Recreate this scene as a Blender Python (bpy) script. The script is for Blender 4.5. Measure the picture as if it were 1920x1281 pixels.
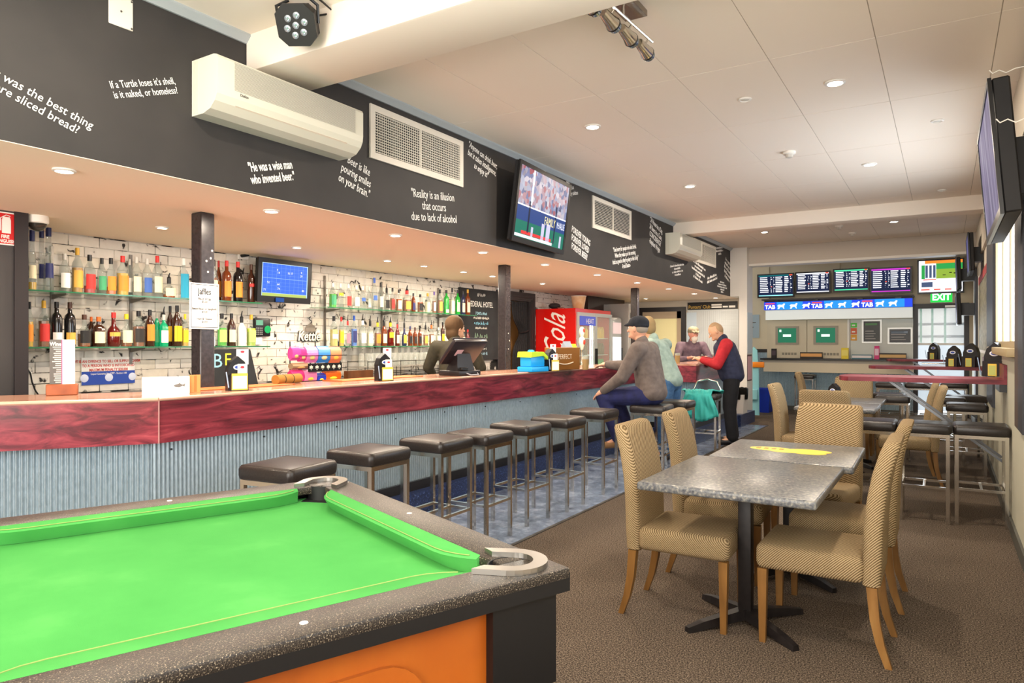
import bpy, bmesh, math, random
from mathutils import Vector, Matrix
random.seed(7)
for o in list(bpy.data.objects): bpy.data.objects.remove(o)
SC = bpy.context.scene
COL = SC.collection
PI = math.pi
# ------------------------------------------------------------------ camera
FPX, HORIZON, CAMH = 1302.0, 642.5, 1.40
TH = math.atan((1772 - 960) / FPX)
CT, ST = math.cos(TH), math.sin(TH)
cam = bpy.data.cameras.new('camera'); camo = bpy.data.objects.new('camera', cam); COL.objects.link(camo)
cam.sensor_width = 36; cam.lens = 36 * FPX / 1920; cam.shift_y = (HORIZON - 640.5) / 1920
cam.clip_start = 0.05; cam.clip_end = 100
camo.location = (0, 0, CAMH); camo.rotation_euler = (PI / 2, 0, TH)
SC.camera = camo
# ------------------------------------------------------------------ world, light, exposure
w = bpy.data.worlds.new('world'); SC.world = w; w.use_nodes = True
bg = w.node_tree.nodes['Background']; bg.inputs[0].default_value = (0.93, 0.97, 1.0, 1); bg.inputs[1].default_value = 1.2
def area(name, loc, rot, sx, sy, power, col):
    l = bpy.data.lights.new(name, 'AREA'); l.shape = 'RECTANGLE'; l.size = sx; l.size_y = sy; l.energy = power; l.color = col
    o = bpy.data.objects.new(name, l); COL.objects.link(o); o.location = loc; o.rotation_euler = rot; return o
# fill lamp added at unseen windows behind the camera; daylight by the glazed exit door
area('daylight_fill_front', (-1.5, -2.40, 1.75), (PI / 2, 0, 0), 3.4, 1.85, 165, (1.0, 0.94, 0.87))
area('daylight_right', (0.40, 1.2, 1.95), (0, PI / 2, 0), 1.2, 2.3, 34, (0.93, 0.97, 1.0))
area('daylight_window', (0.56, 7.0, 1.93), (0, PI / 2, 0), 1.05, 2.35, 120, (0.82, 0.91, 1.0))
area('daylight_exit', (-0.08, 15.34, 1.1), (-PI / 2, 0, 0), 0.74, 1.8, 10, (0.85, 0.93, 1.0))
SC.view_settings.view_transform = 'Standard'; SC.view_settings.look = 'None'
SC.view_settings.exposure = 0.72; SC.view_settings.gamma = 1.0; SC.view_settings.use_curve_mapping = False
LAMP = (1.0, 0.85, 0.68)
# ------------------------------------------------------------------ pixel -> place helper
def at(px, py, x=None, y=None, z=None):
    u = (px - 960) / FPX; v = (HORIZON - py) / FPX
    r = (u * CT - ST, u * ST + CT, v)
    t = x / r[0] if x is not None else y / r[1] if y is not None else (z - CAMH) / r[2]
    return Vector((r[0] * t, r[1] * t, CAMH + r[2] * t))
# ------------------------------------------------------------------ materials
def C(h, a=1.0):
    h = h.lstrip('#'); o = []
    for i in (0, 2, 4):
        c = int(h[i:i + 2], 16) / 255; o.append(c / 12.92 if c <= .04045 else ((c + .055) / 1.055) ** 2.4)
    return (*o, a)
MATS = {}
def M(name, col='#808080', rough=.5, metal=0, emit=None, es=1.0, alpha=None, trans=0, ior=1.45, coat=0, spec=None):
    if name in MATS: return MATS[name]
    m = bpy.data.materials.new(name); m.use_nodes = True; p = m.node_tree.nodes['Principled BSDF']
    p.inputs['Base Color'].default_value = C(col); p.inputs['Roughness'].default_value = rough; p.inputs['Metallic'].default_value = metal
    p.inputs['IOR'].default_value = ior
    if trans: p.inputs['Transmission Weight'].default_value = trans
    if coat: p.inputs['Coat Weight'].default_value = coat; p.inputs['Coat Roughness'].default_value = .08
    if spec is not None: p.inputs['Specular IOR Level'].default_value = spec
    if emit: p.inputs['Emission Color'].default_value = C(emit); p.inputs['Emission Strength'].default_value = es
    if alpha is not None: p.inputs['Alpha'].default_value = alpha
    MATS[name] = m; return m
def noisemat(name, stops, scale=10, detail=4, rough=.5, dist=0, stretch=(1, 1, 1), bump=0, bscale=None, metal=0, coat=0, kind='noise', nrough=.5, spec=None, each=False):
    if name in MATS: return MATS[name]
    m = M(name, '#808080', rough, metal, coat=coat, spec=spec); nt = m.node_tree; N = nt.nodes; L = nt.links; p = N['Principled BSDF']
    tc = N.new('ShaderNodeTexCoord'); mp = N.new('ShaderNodeMapping'); mp.inputs['Scale'].default_value = stretch
    if each:   # every copy shows its own patch of the pattern
        oi = N.new('ShaderNodeObjectInfo'); va = N.new('ShaderNodeVectorMath'); va.operation = 'ADD'; L.new(tc.outputs['Object'], va.inputs[0]); L.new(oi.outputs['Location'], va.inputs[1]); L.new(va.outputs[0], mp.inputs['Vector'])
    else: L.new(tc.outputs['Object'], mp.inputs['Vector'])
    if kind == 'noise':
        t = N.new('ShaderNodeTexNoise'); t.inputs['Scale'].default_value = scale; t.inputs['Detail'].default_value = detail; t.inputs['Distortion'].default_value = dist; t.inputs['Roughness'].default_value = nrough; out = t.outputs['Fac']
    else:
        t = N.new('ShaderNodeTexVoronoi'); t.inputs['Scale'].default_value = scale; out = t.outputs['Color']
    L.new(mp.outputs[0], t.inputs['Vector'])
    r = N.new('ShaderNodeValToRGB'); e = r.color_ramp.elements
    while len(e) < len(stops): e.new(.5)
    for k, (pos, c) in enumerate(stops): e[k].position = pos; e[k].color = C(c)
    L.new(out, r.inputs[0]); L.new(r.outputs[0], p.inputs['Base Color'])
    if bump:
        b = N.new('ShaderNodeBump'); b.inputs['Strength'].default_value = bump; b.inputs['Distance'].default_value = .004
        if bscale:
            t2 = N.new('ShaderNodeTexNoise'); t2.inputs['Scale'].default_value = bscale; t2.inputs['Detail'].default_value = 3; L.new(mp.outputs[0], t2.inputs['Vector']); L.new(t2.outputs['Fac'], b.inputs['Height'])
        else: L.new(out, b.inputs['Height'])
        L.new(b.outputs[0], p.inputs['Normal'])
    return m
def wovenmat(name, c1, c2):
    m = M(name, c1, .9, spec=.15); nt = m.node_tree; N = nt.nodes; L = nt.links; p = N['Principled BSDF']
    tc = N.new('ShaderNodeTexCoord'); mp = N.new('ShaderNodeMapping'); mp.inputs['Rotation'].default_value = (.55, .6, .5)
    L.new(tc.outputs['Object'], mp.inputs['Vector'])
    wv = N.new('ShaderNodeTexWave'); wv.inputs['Scale'].default_value = 46; wv.inputs['Distortion'].default_value = .6; wv.inputs['Detail'].default_value = 1; wv.inputs['Detail Scale'].default_value = 6
    wv.bands_direction = 'DIAGONAL'; L.new(mp.outputs[0], wv.inputs['Vector'])
    nz = N.new('ShaderNodeTexNoise'); nz.inputs['Scale'].default_value = 160; L.new(tc.outputs['Object'], nz.inputs['Vector'])
    mx = N.new('ShaderNodeMath'); mx.operation = 'MULTIPLY_ADD'; mx.inputs[1].default_value = .7; L.new(wv.outputs['Fac'], mx.inputs[0])
    m2 = N.new('ShaderNodeMath'); m2.operation = 'MULTIPLY'; m2.inputs[1].default_value = .35; L.new(nz.outputs['Fac'], m2.inputs[0]); L.new(m2.outputs[0], mx.inputs[2])
    r = N.new('ShaderNodeValToRGB'); r.color_ramp.elements[0].color = C(c2); r.color_ramp.elements[0].position = .2; r.color_ramp.elements[1].color = C(c1); r.color_ramp.elements[1].position = .75
    L.new(mx.outputs[0], r.inputs[0]); L.new(r.outputs[0], p.inputs['Base Color'])
    b = N.new('ShaderNodeBump'); b.inputs['Strength'].default_value = .6; b.inputs['Distance'].default_value = .004; L.new(wv.outputs['Fac'], b.inputs['Height']); L.new(b.outputs[0], p.inputs['Normal'])
    return m
# ------------------------------------------------------------------ mesh building
class B:
    def __init__(s): s.v = []; s.f = []; s.sm = []
    def add(s, vs, fs, smooth=False, mat=None):
        n = len(s.v); s.v += [tuple(mat @ Vector(p)) if mat else tuple(p) for p in vs]
        s.f += [tuple(i + n for i in f) for f in fs]; s.sm += [smooth] * len(fs); return s
    def box(s, x0, x1, y0, y1, z0, z1, mat=None):
        return s.add([(x0, y0, z0), (x1, y0, z0), (x1, y1, z0), (x0, y1, z0), (x0, y0, z1), (x1, y0, z1), (x1, y1, z1), (x0, y1, z1)],
                     [(0, 3, 2, 1), (4, 5, 6, 7), (0, 1, 5, 4), (1, 2, 6, 5), (2, 3, 7, 6), (3, 0, 4, 7)], False, mat)
    def bm(s, bm, smooth=True, mat=None):
        bm.verts.index_update(); s.add([v.co for v in bm.verts], [[v.index for v in f.verts] for f in bm.faces], smooth, mat); bm.free(); return s
    def rbox(s, x0, x1, y0, y1, z0, z1, r=.01, seg=2, mat=None):
        bm = bmesh.new(); bmesh.ops.create_cube(bm, size=1)
        for v in bm.verts: v.co = Vector(((x0 + x1) / 2 + v.co.x * (x1 - x0), (y0 + y1) / 2 + v.co.y * (y1 - y0), (z0 + z1) / 2 + v.co.z * (z1 - z0)))
        bmesh.ops.bevel(bm, geom=list(bm.edges), offset=min(r, .49 * min(x1 - x0, y1 - y0, z1 - z0)), segments=seg, affect='EDGES', profile=.5)
        bm.normal_update(); bm.verts.index_update(); fl = [max(abs(c) for c in f.normal) < .999 for f in bm.faces]
        s.bm(bm, True, mat); s.sm[-len(fl):] = fl; return s
    def tube(s, pts, r, n=8, cap=True, mat=None):
        pts = [Vector(p) for p in pts]; vs = []; rr = r if isinstance(r, (list, tuple)) else [r] * len(pts); up = None
        for i, p in enumerate(pts):
            t = (pts[min(i + 1, len(pts) - 1)] - pts[max(i - 1, 0)]).normalized()
            if up is None: up = Vector((0, 0, 1)) if abs(t.z) < .9 else Vector((1, 0, 0))
            a = t.cross(up).normalized(); b_ = a.cross(t).normalized(); up = b_
            for k in range(n):
                q = 2 * PI * (k + .5) / n; vs.append(p + (a * math.cos(q) + b_ * math.sin(q)) * rr[i])
        fs = []
        for i in range(len(pts) - 1):
            for k in range(n): fs.append((i * n + k, i * n + (k + 1) % n, (i + 1) * n + (k + 1) % n, (i + 1) * n + k))
        if cap: fs += [tuple(range(n))[::-1], tuple((len(pts) - 1) * n + k for k in range(n))]
        return s.add(vs, fs, n > 4, mat)
    def lathe(s, prof, c=(0, 0, 0), n=16, mat=None, sy=1.0):
        vs = []; fs = []
        for r, z in prof:
            for k in range(n):
                a = 2 * PI * k / n; vs.append((c[0] + r * math.cos(a), c[1] + r * sy * math.sin(a), c[2] + z))
        for i in range(len(prof) - 1):
            for k in range(n): fs.append((i * n + k, i * n + (k + 1) % n, (i + 1) * n + (k + 1) % n, (i + 1) * n + k))
        fs += [tuple(range(n))[::-1], tuple((len(prof) - 1) * n + k for k in range(n))]
        return s.add(vs, fs, True, mat)
    def prism(s, poly, axis, a0, a1, mat=None, smooth=False):
        def P3(p, a): return (a, p[0], p[1]) if axis == 'x' else (p[0], a, p[1]) if axis == 'y' else (p[0], p[1], a)
        n = len(poly); vs = [P3(p, a0) for p in poly] + [P3(p, a1) for p in poly]
        fs = [tuple(range(n))[::-1], tuple(range(n, 2 * n))] + [(k, (k + 1) % n, n + (k + 1) % n, n + k) for k in range(n)]
        return s.add(vs, fs, smooth, mat)
    def loft(s, secs, smooth=True, cap=True, mat=None):
        n = len(secs[0]); vs = [p for q in secs for p in q]; fs = []
        for i in range(len(secs) - 1):
            for k in range(n): fs.append((i * n + k, i * n + (k + 1) % n, (i + 1) * n + (k + 1) % n, (i + 1) * n + k))
        if cap: fs += [tuple(range(n))[::-1], tuple((len(secs) - 1) * n + k for k in range(n))]
        return s.add(vs, fs, smooth, mat)
    def quad(s, *p, mat=None): return s.add(p, [tuple(range(len(p)))], False, mat)
    def ball(s, c, r, sx=1, sy=1, sz=1, seg=12, mat=None):
        bm = bmesh.new(); bmesh.ops.create_uvsphere(bm, u_segments=seg, v_segments=max(6, seg * 2 // 3), radius=r)
        for v in bm.verts: v.co = Vector((c[0] + v.co.x * sx, c[1] + v.co.y * sy, c[2] + v.co.z * sz))
        return s.bm(bm, True, mat)
    def mesh(s, name, ang=40):
        me = bpy.data.meshes.new(name); me.from_pydata(s.v, [], s.f)
        bm = bmesh.new(); bm.from_mesh(me); bmesh.ops.recalc_face_normals(bm, faces=bm.faces); bm.to_mesh(me); bm.free()
        if any(s.sm):
            me.polygons.foreach_set('use_smooth', s.sm); me.set_sharp_from_angle(angle=math.radians(ang))
        return me
def prm(parent):   # placement of a thing: location + turn about z
    return Matrix.Translation(parent.location) @ Matrix.Rotation(parent.rotation_euler.z, 4, 'Z')
def link(name, me, mat=None, parent=None):
    o = bpy.data.objects.new(name, me); COL.objects.link(o)
    if mat and me and not me.materials: me.materials.append(mat)
    if parent: o.parent = parent
    return o
def obj(name, b, mat, parent=None, world=False, ang=40):
    """one mesh object; world=True: the builder holds room coordinates although it hangs below a placed thing"""
    if world and parent:
        top = parent; Mx = Matrix.Identity(4)
        while top: Mx = prm(top) @ Mx; top = top.parent
        inv = Mx.inverted(); b.v = [tuple(inv @ Vector(p)) for p in b.v]
    return link(name, b.mesh(name, ang), mat, parent)
def tag(o, label, cat, group=None):
    o['label'] = label; o['category'] = cat
    if group: o['group'] = group
    return o
def thing(name, label, cat, loc=(0, 0, 0), rz=0, group=None):
    o = bpy.data.objects.new(name, None); COL.objects.link(o); o.empty_display_size = .1
    o.location = loc; o.rotation_euler = (0, 0, rz); return tag(o, label, cat, group)
def struct(name, b, mat, parent=None):
    o = obj(name, b, mat, parent)
    if not parent: o['kind'] = 'structure'
    return o
def dup(root, loc, rz, label, group=None):
    r = root.copy(); COL.objects.link(r); r.location = loc; r.rotation_euler = (0, 0, rz); r['label'] = label
    if group: r['group'] = group
    def rec(a, b):
        for ch in list(a.children):
            c = ch.copy(); COL.objects.link(c); c.parent = b; rec(ch, c)
    rec(root, r); return r
def mats3(o, X, Y):   # frame from origin, x direction, y direction
    X = Vector(X).normalized(); Y = Vector(Y).normalized(); Z = X.cross(Y)
    m = Matrix.Identity(4)
    for i in range(3): m[i][0] = X[i]; m[i][1] = Y[i]; m[i][2] = Z[i]; m[i][3] = o[i]
    return m
def textmesh(s, size=.1, align='CENTER', shear=0, bold=0, sx=1.0, space=1.0, ext=.0006):
    c = bpy.data.curves.new('t', 'FONT'); c.body = s; c.size = size; c.align_x = align; c.align_y = 'CENTER'; c.shear = shear
    c.offset = bold; c.resolution_u = 2; c.extrude = ext; c.space_character = space; c.space_line = .95
    o = bpy.data.objects.new('t', c); COL.objects.link(o)
    me = bpy.data.meshes.new_from_object(o.evaluated_get(bpy.context.evaluated_depsgraph_get()))
    bpy.data.objects.remove(o); bpy.data.curves.remove(c)
    if sx != 1.0:
        for v in me.vertices: v.co.x *= sx
    return me
def text(name, s, frame, size, mat, parent=None, roll=0, **k):
    me = textmesh(s, size, **k); F = frame @ Matrix.Rotation(roll, 4, 'Z')
    if parent:
        top = parent; Mx = Matrix.Identity(4)
        while top: Mx = prm(top) @ Mx; top = top.parent
        F = Mx.inverted() @ F
    me.transform(F); me.materials.clear(); return link(name, me, mat, parent)
WHITE = M('white_paint', '#f0ece4', .5); BLACK = M('black_plastic', '#0e0e10', .35); CHROME = M('chrome', '#d8d4cc', .14, 1.0)
# ================================================================== the setting
ZC, ZS, XB, XR, XW = 3.13, 2.245, -3.35, 0.44, -5.75      # ceiling, bar soffit, bulkhead, right wall, brick wall
YA, YT = 13.1, 15.45                                       # arch wall, end wall
carpet = noisemat('carpet', [(.36, '#2a241f'), (.5, '#564b41'), (.64, '#857768')], 150, 4, .95, bump=.5, spec=.1)
vinyl = noisemat('blue_vinyl', [(.3, '#535b6c'), (.5, '#707b90'), (.62, '#8e99ac'), (.8, '#aab2be')], 7, 9, .22, .4, bump=.04, nrough=.72)
paintc = M('ceiling_paint', '#f3e8da', .8); soffitm = M('soffit_paint', '#f8e2cc', .7)
blackwall = noisemat('black_wall_paint', [(.3, '#2c2a2a'), (.7, '#353231')], 3, 3, .62)
wallp = M('wall_cream', '#d6ccbb', .75); tabwall = M('wall_putty', '#dccfb4', .75); whitep = M('trim_white', '#e6e2da', .45)
b = B().box(-2.53, .6, -2.6, 15.7, -.06, 0); b.box(-6, -2.53, 12.2, 15.7, -.06, 0); struct('floor', b, carpet)
b = B().box(-3.75, -2.53, -2.6, 12.2, -.06, .001); struct('floor_vinyl', b, vinyl)
struct('floor_bar', B().box(-6, -3.75, -2.6, 12.2, -.06, .001), M('bar_floor_bounce', '#b8b0a4', .6))  # unseen floor behind the bar, made pale to bounce light onto the soffit
struct('trim_1', B().box(-2.545, -2.52, -2.6, 12.2, 0, .006), M('edge_strip', '#5a5650', .4, .6))
# ceiling: a slab with the laid-in panels proud of the joints
ceil = struct('ceiling', B().box(XB - .1, .6, -2.6, 15.7, ZC + .004, ZC + .1), M('ceiling_joint', '#bdb2a3', .9))
xs = [.46, .25, -.335, -.915, -1.49, -2.07, -2.69, -3.33]; ys = [-2.6, -1.75, -.5, .75, 1.98, 3.2, 4.43, 5.655, 6.885, 8.15, 9.4, 10.6, 11.85, 13.05]
cache = {}
for i in range(len(xs) - 1):
    for j in range(len(ys) - 1):
        w_, l_ = round(xs[i] - xs[i + 1] - .005, 4), round(ys[j + 1] - ys[j] - .006, 4)
        if (w_, l_) not in cache: cache[w_, l_] = B().box(-w_ / 2, w_ / 2, -l_ / 2, l_ / 2, 0, .004).mesh('ceiling_panel')
        o = link('ceiling_panel', cache[w_, l_], paintc, ceil); o.location = ((xs[i] + xs[i + 1]) / 2, (ys[j] + ys[j + 1]) / 2, ZC)
# bulkhead, soffit over the bar
wl = struct('wall_left', B().box(XB - .12, XB, -2.6, YA, ZS + .004, ZC + .02), blackwall)
struct('ceiling_soffit', B().box(-6.1, XB + .001, -2.6, 13.75, ZS, ZS + .003).box(-6.1, XB - .125, -2.6, 13.75, ZS + .003, ZS + .1), soffitm)
struct('trim_2', B().prism([(XB, ZC), (XB + .045, ZC), (XB + .045, ZC - .012), (XB + .012, ZC - .045), (XB, ZC - .045)], 'y', -2.6, YA), M('cornice_grey', '#a9b0b4', .5))
struct('trim_4', B().rbox(XB, .6, 2.53, 2.93, 2.925, ZC + .02, .012), paintc)
struct('trim_5', B().rbox(XB, .6, 9.78, 10.1, 2.955, ZC + .02, .012), paintc)
# arch wall (header, left pier) and TAB room
struct('wall_arch', B().box(-3.18, .6, YA, YA + .28, 2.84, ZC + .02), M('arch_paint', '#c9c0b4', .7))
struct('trim_6', B().box(-3.18, .42, YA - .006, YA + .286, 2.80, 2.84), whitep)
pier = struct('wall_pier', B().box(-3.19, -3.05, 12.95, YA + .28, 0, ZC).box(-3.36, -3.19, 12.95, YA + .28, ZS, ZC), whitep)
struct('baseboard_pier', B().box(-3.2, -3.04, 12.94, YA + .29, 0, .07), M('baseboard_grey', '#6e675e', .6))
struct('wall_end', B().box(-6.1, -.5, YT, YT + .12, 0, 3.5).box(-.5, .36, YT, YT + .12, 2.1, 3.5).box(.36, .6, YT, YT + .12, 0, 3.5), tabwall)
struct('ceiling_end', B().box(-6.1, .6, YA + .2, YT + .1, 3.3, 3.36), paintc)
struct('wall_bar_end', B().box(-6.1, -3.36, 13.7, 13.8, 0, 2.6), wallp)
for k, px in enumerate((1440, 1572, 1676)):
    p = at(px, 500, y=YT); struct('trim_%d' % (7 + k), B().box(p.x - .03, p.x + .03, YT - .02, YT, 2.2, 3.3), tabwall)
# right-hand wall with its window band
rw = B().box(XR, XR + .2, -2.6, 15.7, 0, 1.33); rw.box(XR - .03, XR + .2, -2.6, 15.7, 2.62, ZC); rw.box(XR, XR + .2, 9.6, 15.7, 1.33, 2.62); rw.box(XR, XR + .2, -2.6, 0.0, 1.33, 2.62); rw.box(XR, XR + .2, 2.4, 5.6, 1.33, 2.62)
struct('wall_right', rw, wallp)
struct('wall_dado', B().box(XR - .018, XR, 2.0, 15.4, .09, 1.30), M('dado_paint', '#b9b7a4', .6))
struct('baseboard_right', B().box(XR - .035, XR, -2.6, 15.4, 0, .10), M('baseboard_dark', '#4a4a44', .5))
glass = M('window_glass', '#dfe8ee', .06, 0, alpha=.25, spec=.6)
wglass = M('window_frosted', '#c8d6e4', .3, 0, alpha=.45)
def window(n, y0, y1, z0, z1, fm, panes):
    wd = struct('window_%d' % n, B().box(XR - .006, XR - .002, y0, y1, z0, z1), wglass if n == 1 else glass)
    fr = B()
    for (a, c, d, e) in ((y0, y1, z0, z0 + .05), (y0, y1, z1 - .05, z1), (y0, y0 + .06, z0, z1), (y1 - .06, y1, z0, z1)): fr.box(XR - .02, XR + .1, a, c, d, e)
    obj('window_frame', fr, fm, wd)
    for k in range(1, panes): yy = y0 + (y1 - y0) * k / panes; obj('mullion', B().box(XR - .014, XR + .1, yy - .045, yy + .045, z0, z1), fm, wd)
    obj('window_sill', B().rbox(XR - .09, XR + .05, y0, y1, z0 - .06, z0, .006), fm, wd)
window(1, 5.75, 8.3, 1.36, 2.5, M('window_wood', '#a8946e', .5), 3)
window(2, 0.0, 2.4, 1.33, 2.62, WHITE, 3)
dk = M('dark_frame', '#2e3038', .45); br = M('brown_frame', '#4a3a30', .5)
struct('trim_10', B().box(XR - .04, XR + .02, 8.38, 9.55, .75, 2.62), dk)
struct('trim_11', B().box(XR - .05, XR + .02, 5.42, 5.66, .85, 2.48), br)
struct('trim_12', B().box(XR - .05, XR + .02, 5.10, 5.42, .85, 2.5), dk)
struct('trim_13', B().box(XR - .05, XR + .02, 12.6, 13.1, 0, 2.4), dk)
# framed mural of foliage beyond the dark pilaster
vine = noisemat('vine_print', [(.3, '#4d4a32'), (.5, '#8a8460'), (.7, '#b9ad8c')], 14, 5, .5)
t = thing('mural_panel', 'tall framed print of pale foliage on the right-hand wall past the windows', 'picture', (XR - .02, 11, 1.3))
obj('print', B().box(XR - .012, XR - .002, 9.65, 12.5, 1.30, 2.25), vine, t, True)
obj('top_band', B().box(XR - .016, XR - .002, 9.65, 12.5, 2.25, 2.36), M('red_green_band', '#c4453c', .5), t, True)
obj('frame', B().box(XR - .02, XR - .001, 12.5, 12.56, 1.3, 2.4).box(XR - .02, XR - .001, 9.65, 12.5, 1.26, 1.30), whitep, t, True)
# brick feature wall behind the bar: backing + single white bricks
bw = struct('wall_brick', B().box(XW - .2, XW - .012, 1.2, 8.85, .2, ZS).box(XW - .2, XW - .012, 8.85, 9.75, 2.12, ZS).box(XW - .2, XW - .012, 9.75, 13.7, .2, ZS), noisemat('mortar_print', [(.44, '#1e1c1a'), (.49, '#c4bdb4'), (1, '#dcd6ce')], 5, 7, .8))
brickm = [noisemat('white_brick_%d' % k, [(.34, '#2d2926'), (.385, a), (1, c)], 11, 9, .75, .8, bump=.35, bscale=30, each=True) for k, (a, c) in enumerate((('#dcd6cc', '#ece8e0'), ('#d2ccc4', '#e6e2da'), ('#d8cfc0', '#ede6d8')))]
bl, bh = .232, .082; bricks = []
for r in range(15):
    z = 1.01 + r * bh
    if z + bh > ZS: break
    y = 2.05 + (r % 2) * bl / 2
    while y < 12.2:
        hide = (8.75 < y < 9.9) or (7.9 < y < 8.75 and z < 2.1) or (y > 9.8 and z < 1.9)
        if not hide: bricks.append((y, z))
        y += bl
bricks.sort(key=lambda q: q[0]); bmesh_ = [B().rbox(XW - .014, XW - .006, 0, bl - .0045, 0, bh - .0045, .003, 1).mesh('brick') for _ in brickm]
for me, m in zip(bmesh_, brickm): me.materials.append(m)
for k, (y, z) in enumerate(bricks[:300]):
    o = link('brick', bmesh_[random.randrange(3)], None, bw); o.location = (random.uniform(-.002, .002), y, z)
rest = B()
for y, z in bricks[300:]: rest.rbox(XW - .014, XW - .006 + random.uniform(-.002, .002), y, y + bl - .006, z, z + bh - .006, .003, 1)
o = obj('far_bricks', rest, brickm[0], bw); o['kind'] = 'stuff'
# dark return wall at the left with the extinguisher sign
struct('wall_return', B().box(XW, -5.1, 1.0, 2.17, 0, ZS), noisemat('dark_return', [(.3, '#3a3838'), (.7, '#464242')], 2, 2, .5))
struct('trim_14', B().box(-5.14, -5.085, 2.10, 2.18, 0, ZS), M('return_edge', '#2a2426', .5))
# walls that close the room behind the camera
struct('wall_front', B().box(-6.1, .6, -2.6, -2.5, 0, .8).box(-6.1, .6, -2.6, -2.5, 2.7, 3.2).box(-6.1, -3.3, -2.6, -2.5, .8, 2.7).box(.25, .6, -2.6, -2.5, .8, 2.7), wallp)
wd = struct('window_3', B().box(-3.3, .25, -2.55, -2.545, .8, 2.7), glass); obj('window_frame', B().box(-1.55, -1.48, -2.58, -2.5, .8, 2.7).box(-3.3, .25, -2.58, -2.5, .8, .86).box(-3.3, .25, -2.58, -2.5, 2.64, 2.7), WHITE, wd)
struct('wall_bar_left', B().box(-6.2, -6.05, -2.6, 13.8, 0, ZS), wallp)
# steel posts standing behind the bar top
gloss = noisemat('post_gloss_black', [(.3, '#2a2526'), (.7, '#383233')], 40, 3, .25, bump=.05)
chip = M('paint_chip', '#d8d2c6', .7)
for k, (y, lab, chips) in enumerate(((2.785, 'black gloss steel post nearest the camera, with chipped white spots and a taped menu', ((2.0, .03), (1.93, -.01), (1.95, .02), (1.86, .0))), (6.40, 'middle black steel post between the chalkboard and the curtained doorway', ((1.5, 0), (1.42, .02), (1.33, .0))), (10.17, 'farthest black steel post behind the seated man in the cap', ()))):
    p = thing('steel_post', lab, 'post', (-4.12 if k == 0 else -4.09, y, 0), 0, 'black steel posts behind the bar')
    obj('post_body', B().rbox(-.052, .052, -.052, .052, 0, ZS, .007, 1), gloss, p)
    for z, dx in chips: obj('paint_chip', B().lathe([(.007, 0), (.007, .0015)], (0, 0, 0), 8, Matrix.Translation((.0525, dx, z)) @ Matrix.Rotation(PI / 2, 4, 'Y')), chip, p)
# ------------------------------------------------------------------ lettering painted on the bulkhead
lett = M('lettering_white', '#f4f2ee', .6)
def wtext(px, py, s, hpx, slope=0, **k):
    """lines painted on the bulkhead, centred at a photo position; hpx = letter height in the photo"""
    p = at(px, py, x=XB); d = -p.x * ST + p.y * CT; u = (px - 960) / FPX; w_ = (HORIZON - py) / FPX
    slope = math.atan2(FPX * w_ * CT / d - slope * FPX * (ST - u * CT) / d, FPX / d)
    text('lettering', s, mats3((XB + .002, p.y, p.z), (0, 1, 0), (0, 0, 1)), hpx * d / FPX * 1.15, lett, wl, roll=slope, **k)
wtext(60, 186, "What was the best thing\nbefore sliced bread?", 21, 0.55, shear=.1, sx=.92)
wtext(272, 165, "If a Turtle loses it's shell,\nis it naked, or homeless?", 16, -0.07, sx=.72)
wtext(510, 323, "\"He was a wise man\nwho invented beer.\"", 20, -0.08, sx=.55, bold=.0015)
wtext(668, 330, "\"Beer is like\npouring smiles\non your brain.\"", 19, 0.6, sx=.62)
wtext(814, 388, "\"Reality is an illusion\nthat occurs\ndue to lack of alcohol", 19, 0.1, sx=.72)
wtext(904, 306, "\"Anyone can drink beer,\nbut it takes intelligence,\nto enjoy it!\"", 14, 0.78, sx=.62, shear=.2)
wtext(1088, 458, "FOREVER YOUNG\nFOREVER LOVED\nFOREVER BEER!", 14, 0.8, sx=.62, bold=.002)
wtext(1070, 352, "Beer! Now\nthere's a\ntemporary solution", 10, -.12, sx=.62)
wtext(1173, 482, "\"I feel sorry for people who don't drink.\nWhen they wake up in the morning,\nthat's as good as they're going to feel all day\"\n-Frank Sinatra-", 10, -.19, sx=.6, bold=.001)
wtext(1229, 442, "\"24 Hours in a Day,\n24 Beers in a Case,\nCOINCIDENCE?\n-Stephen Wright", 12, 1.05, sx=.62, bold=.0015)
def wlines(px, py, widths, hpx, slope):
    """quotes too small to read: rows of letter-like strokes"""
    p = at(px, py, x=XB); d = -p.x * ST + p.y * CT; u = (px - 960) / FPX; w_ = (HORIZON - py) / FPX; k = FPX * (ST - u * CT) / d
    r = math.atan2(FPX * w_ * CT / d - slope * k, FPX / d); h = hpx * d / FPX; b_ = B(); F = mats3((XB + .002, p.y, p.z), (0, 1, 0), (0, 0, 1)) @ Matrix.Rotation(r, 4, 'Z')
    for i, wd in enumerate(widths):
        L = wd / k; x = -L / 2; y = (len(widths) / 2 - i) * h * 1.15
        while x < L / 2:
            a = h * random.uniform(.25, .45); q = h * random.choice((.55, .55, .8)); b_.box(x, x + a * .8, y - h * .6, y - h * .6 + q, 0, .0006, F); x += a * (1 if random.random() < .85 else 2)
    o = obj('lettering', b_, lett, wl); o['kind'] = 'stuff'
wlines(1270, 508, (26, 12, 20, 11), 5, -.18)
wlines(1309, 512, (26, 14, 24, 9, 17), 6, .75)
wlines(1335, 524, (17, 19), 6, -.45)
wlines(1349, 472, (13, 13, 5), 5, -.12)
wlines(1364, 509, (10, 12, 13, 12, 9), 7, 1.3)
wlines(1354, 540, (8, 15, 18, 7, 5), 4, .25)
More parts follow.
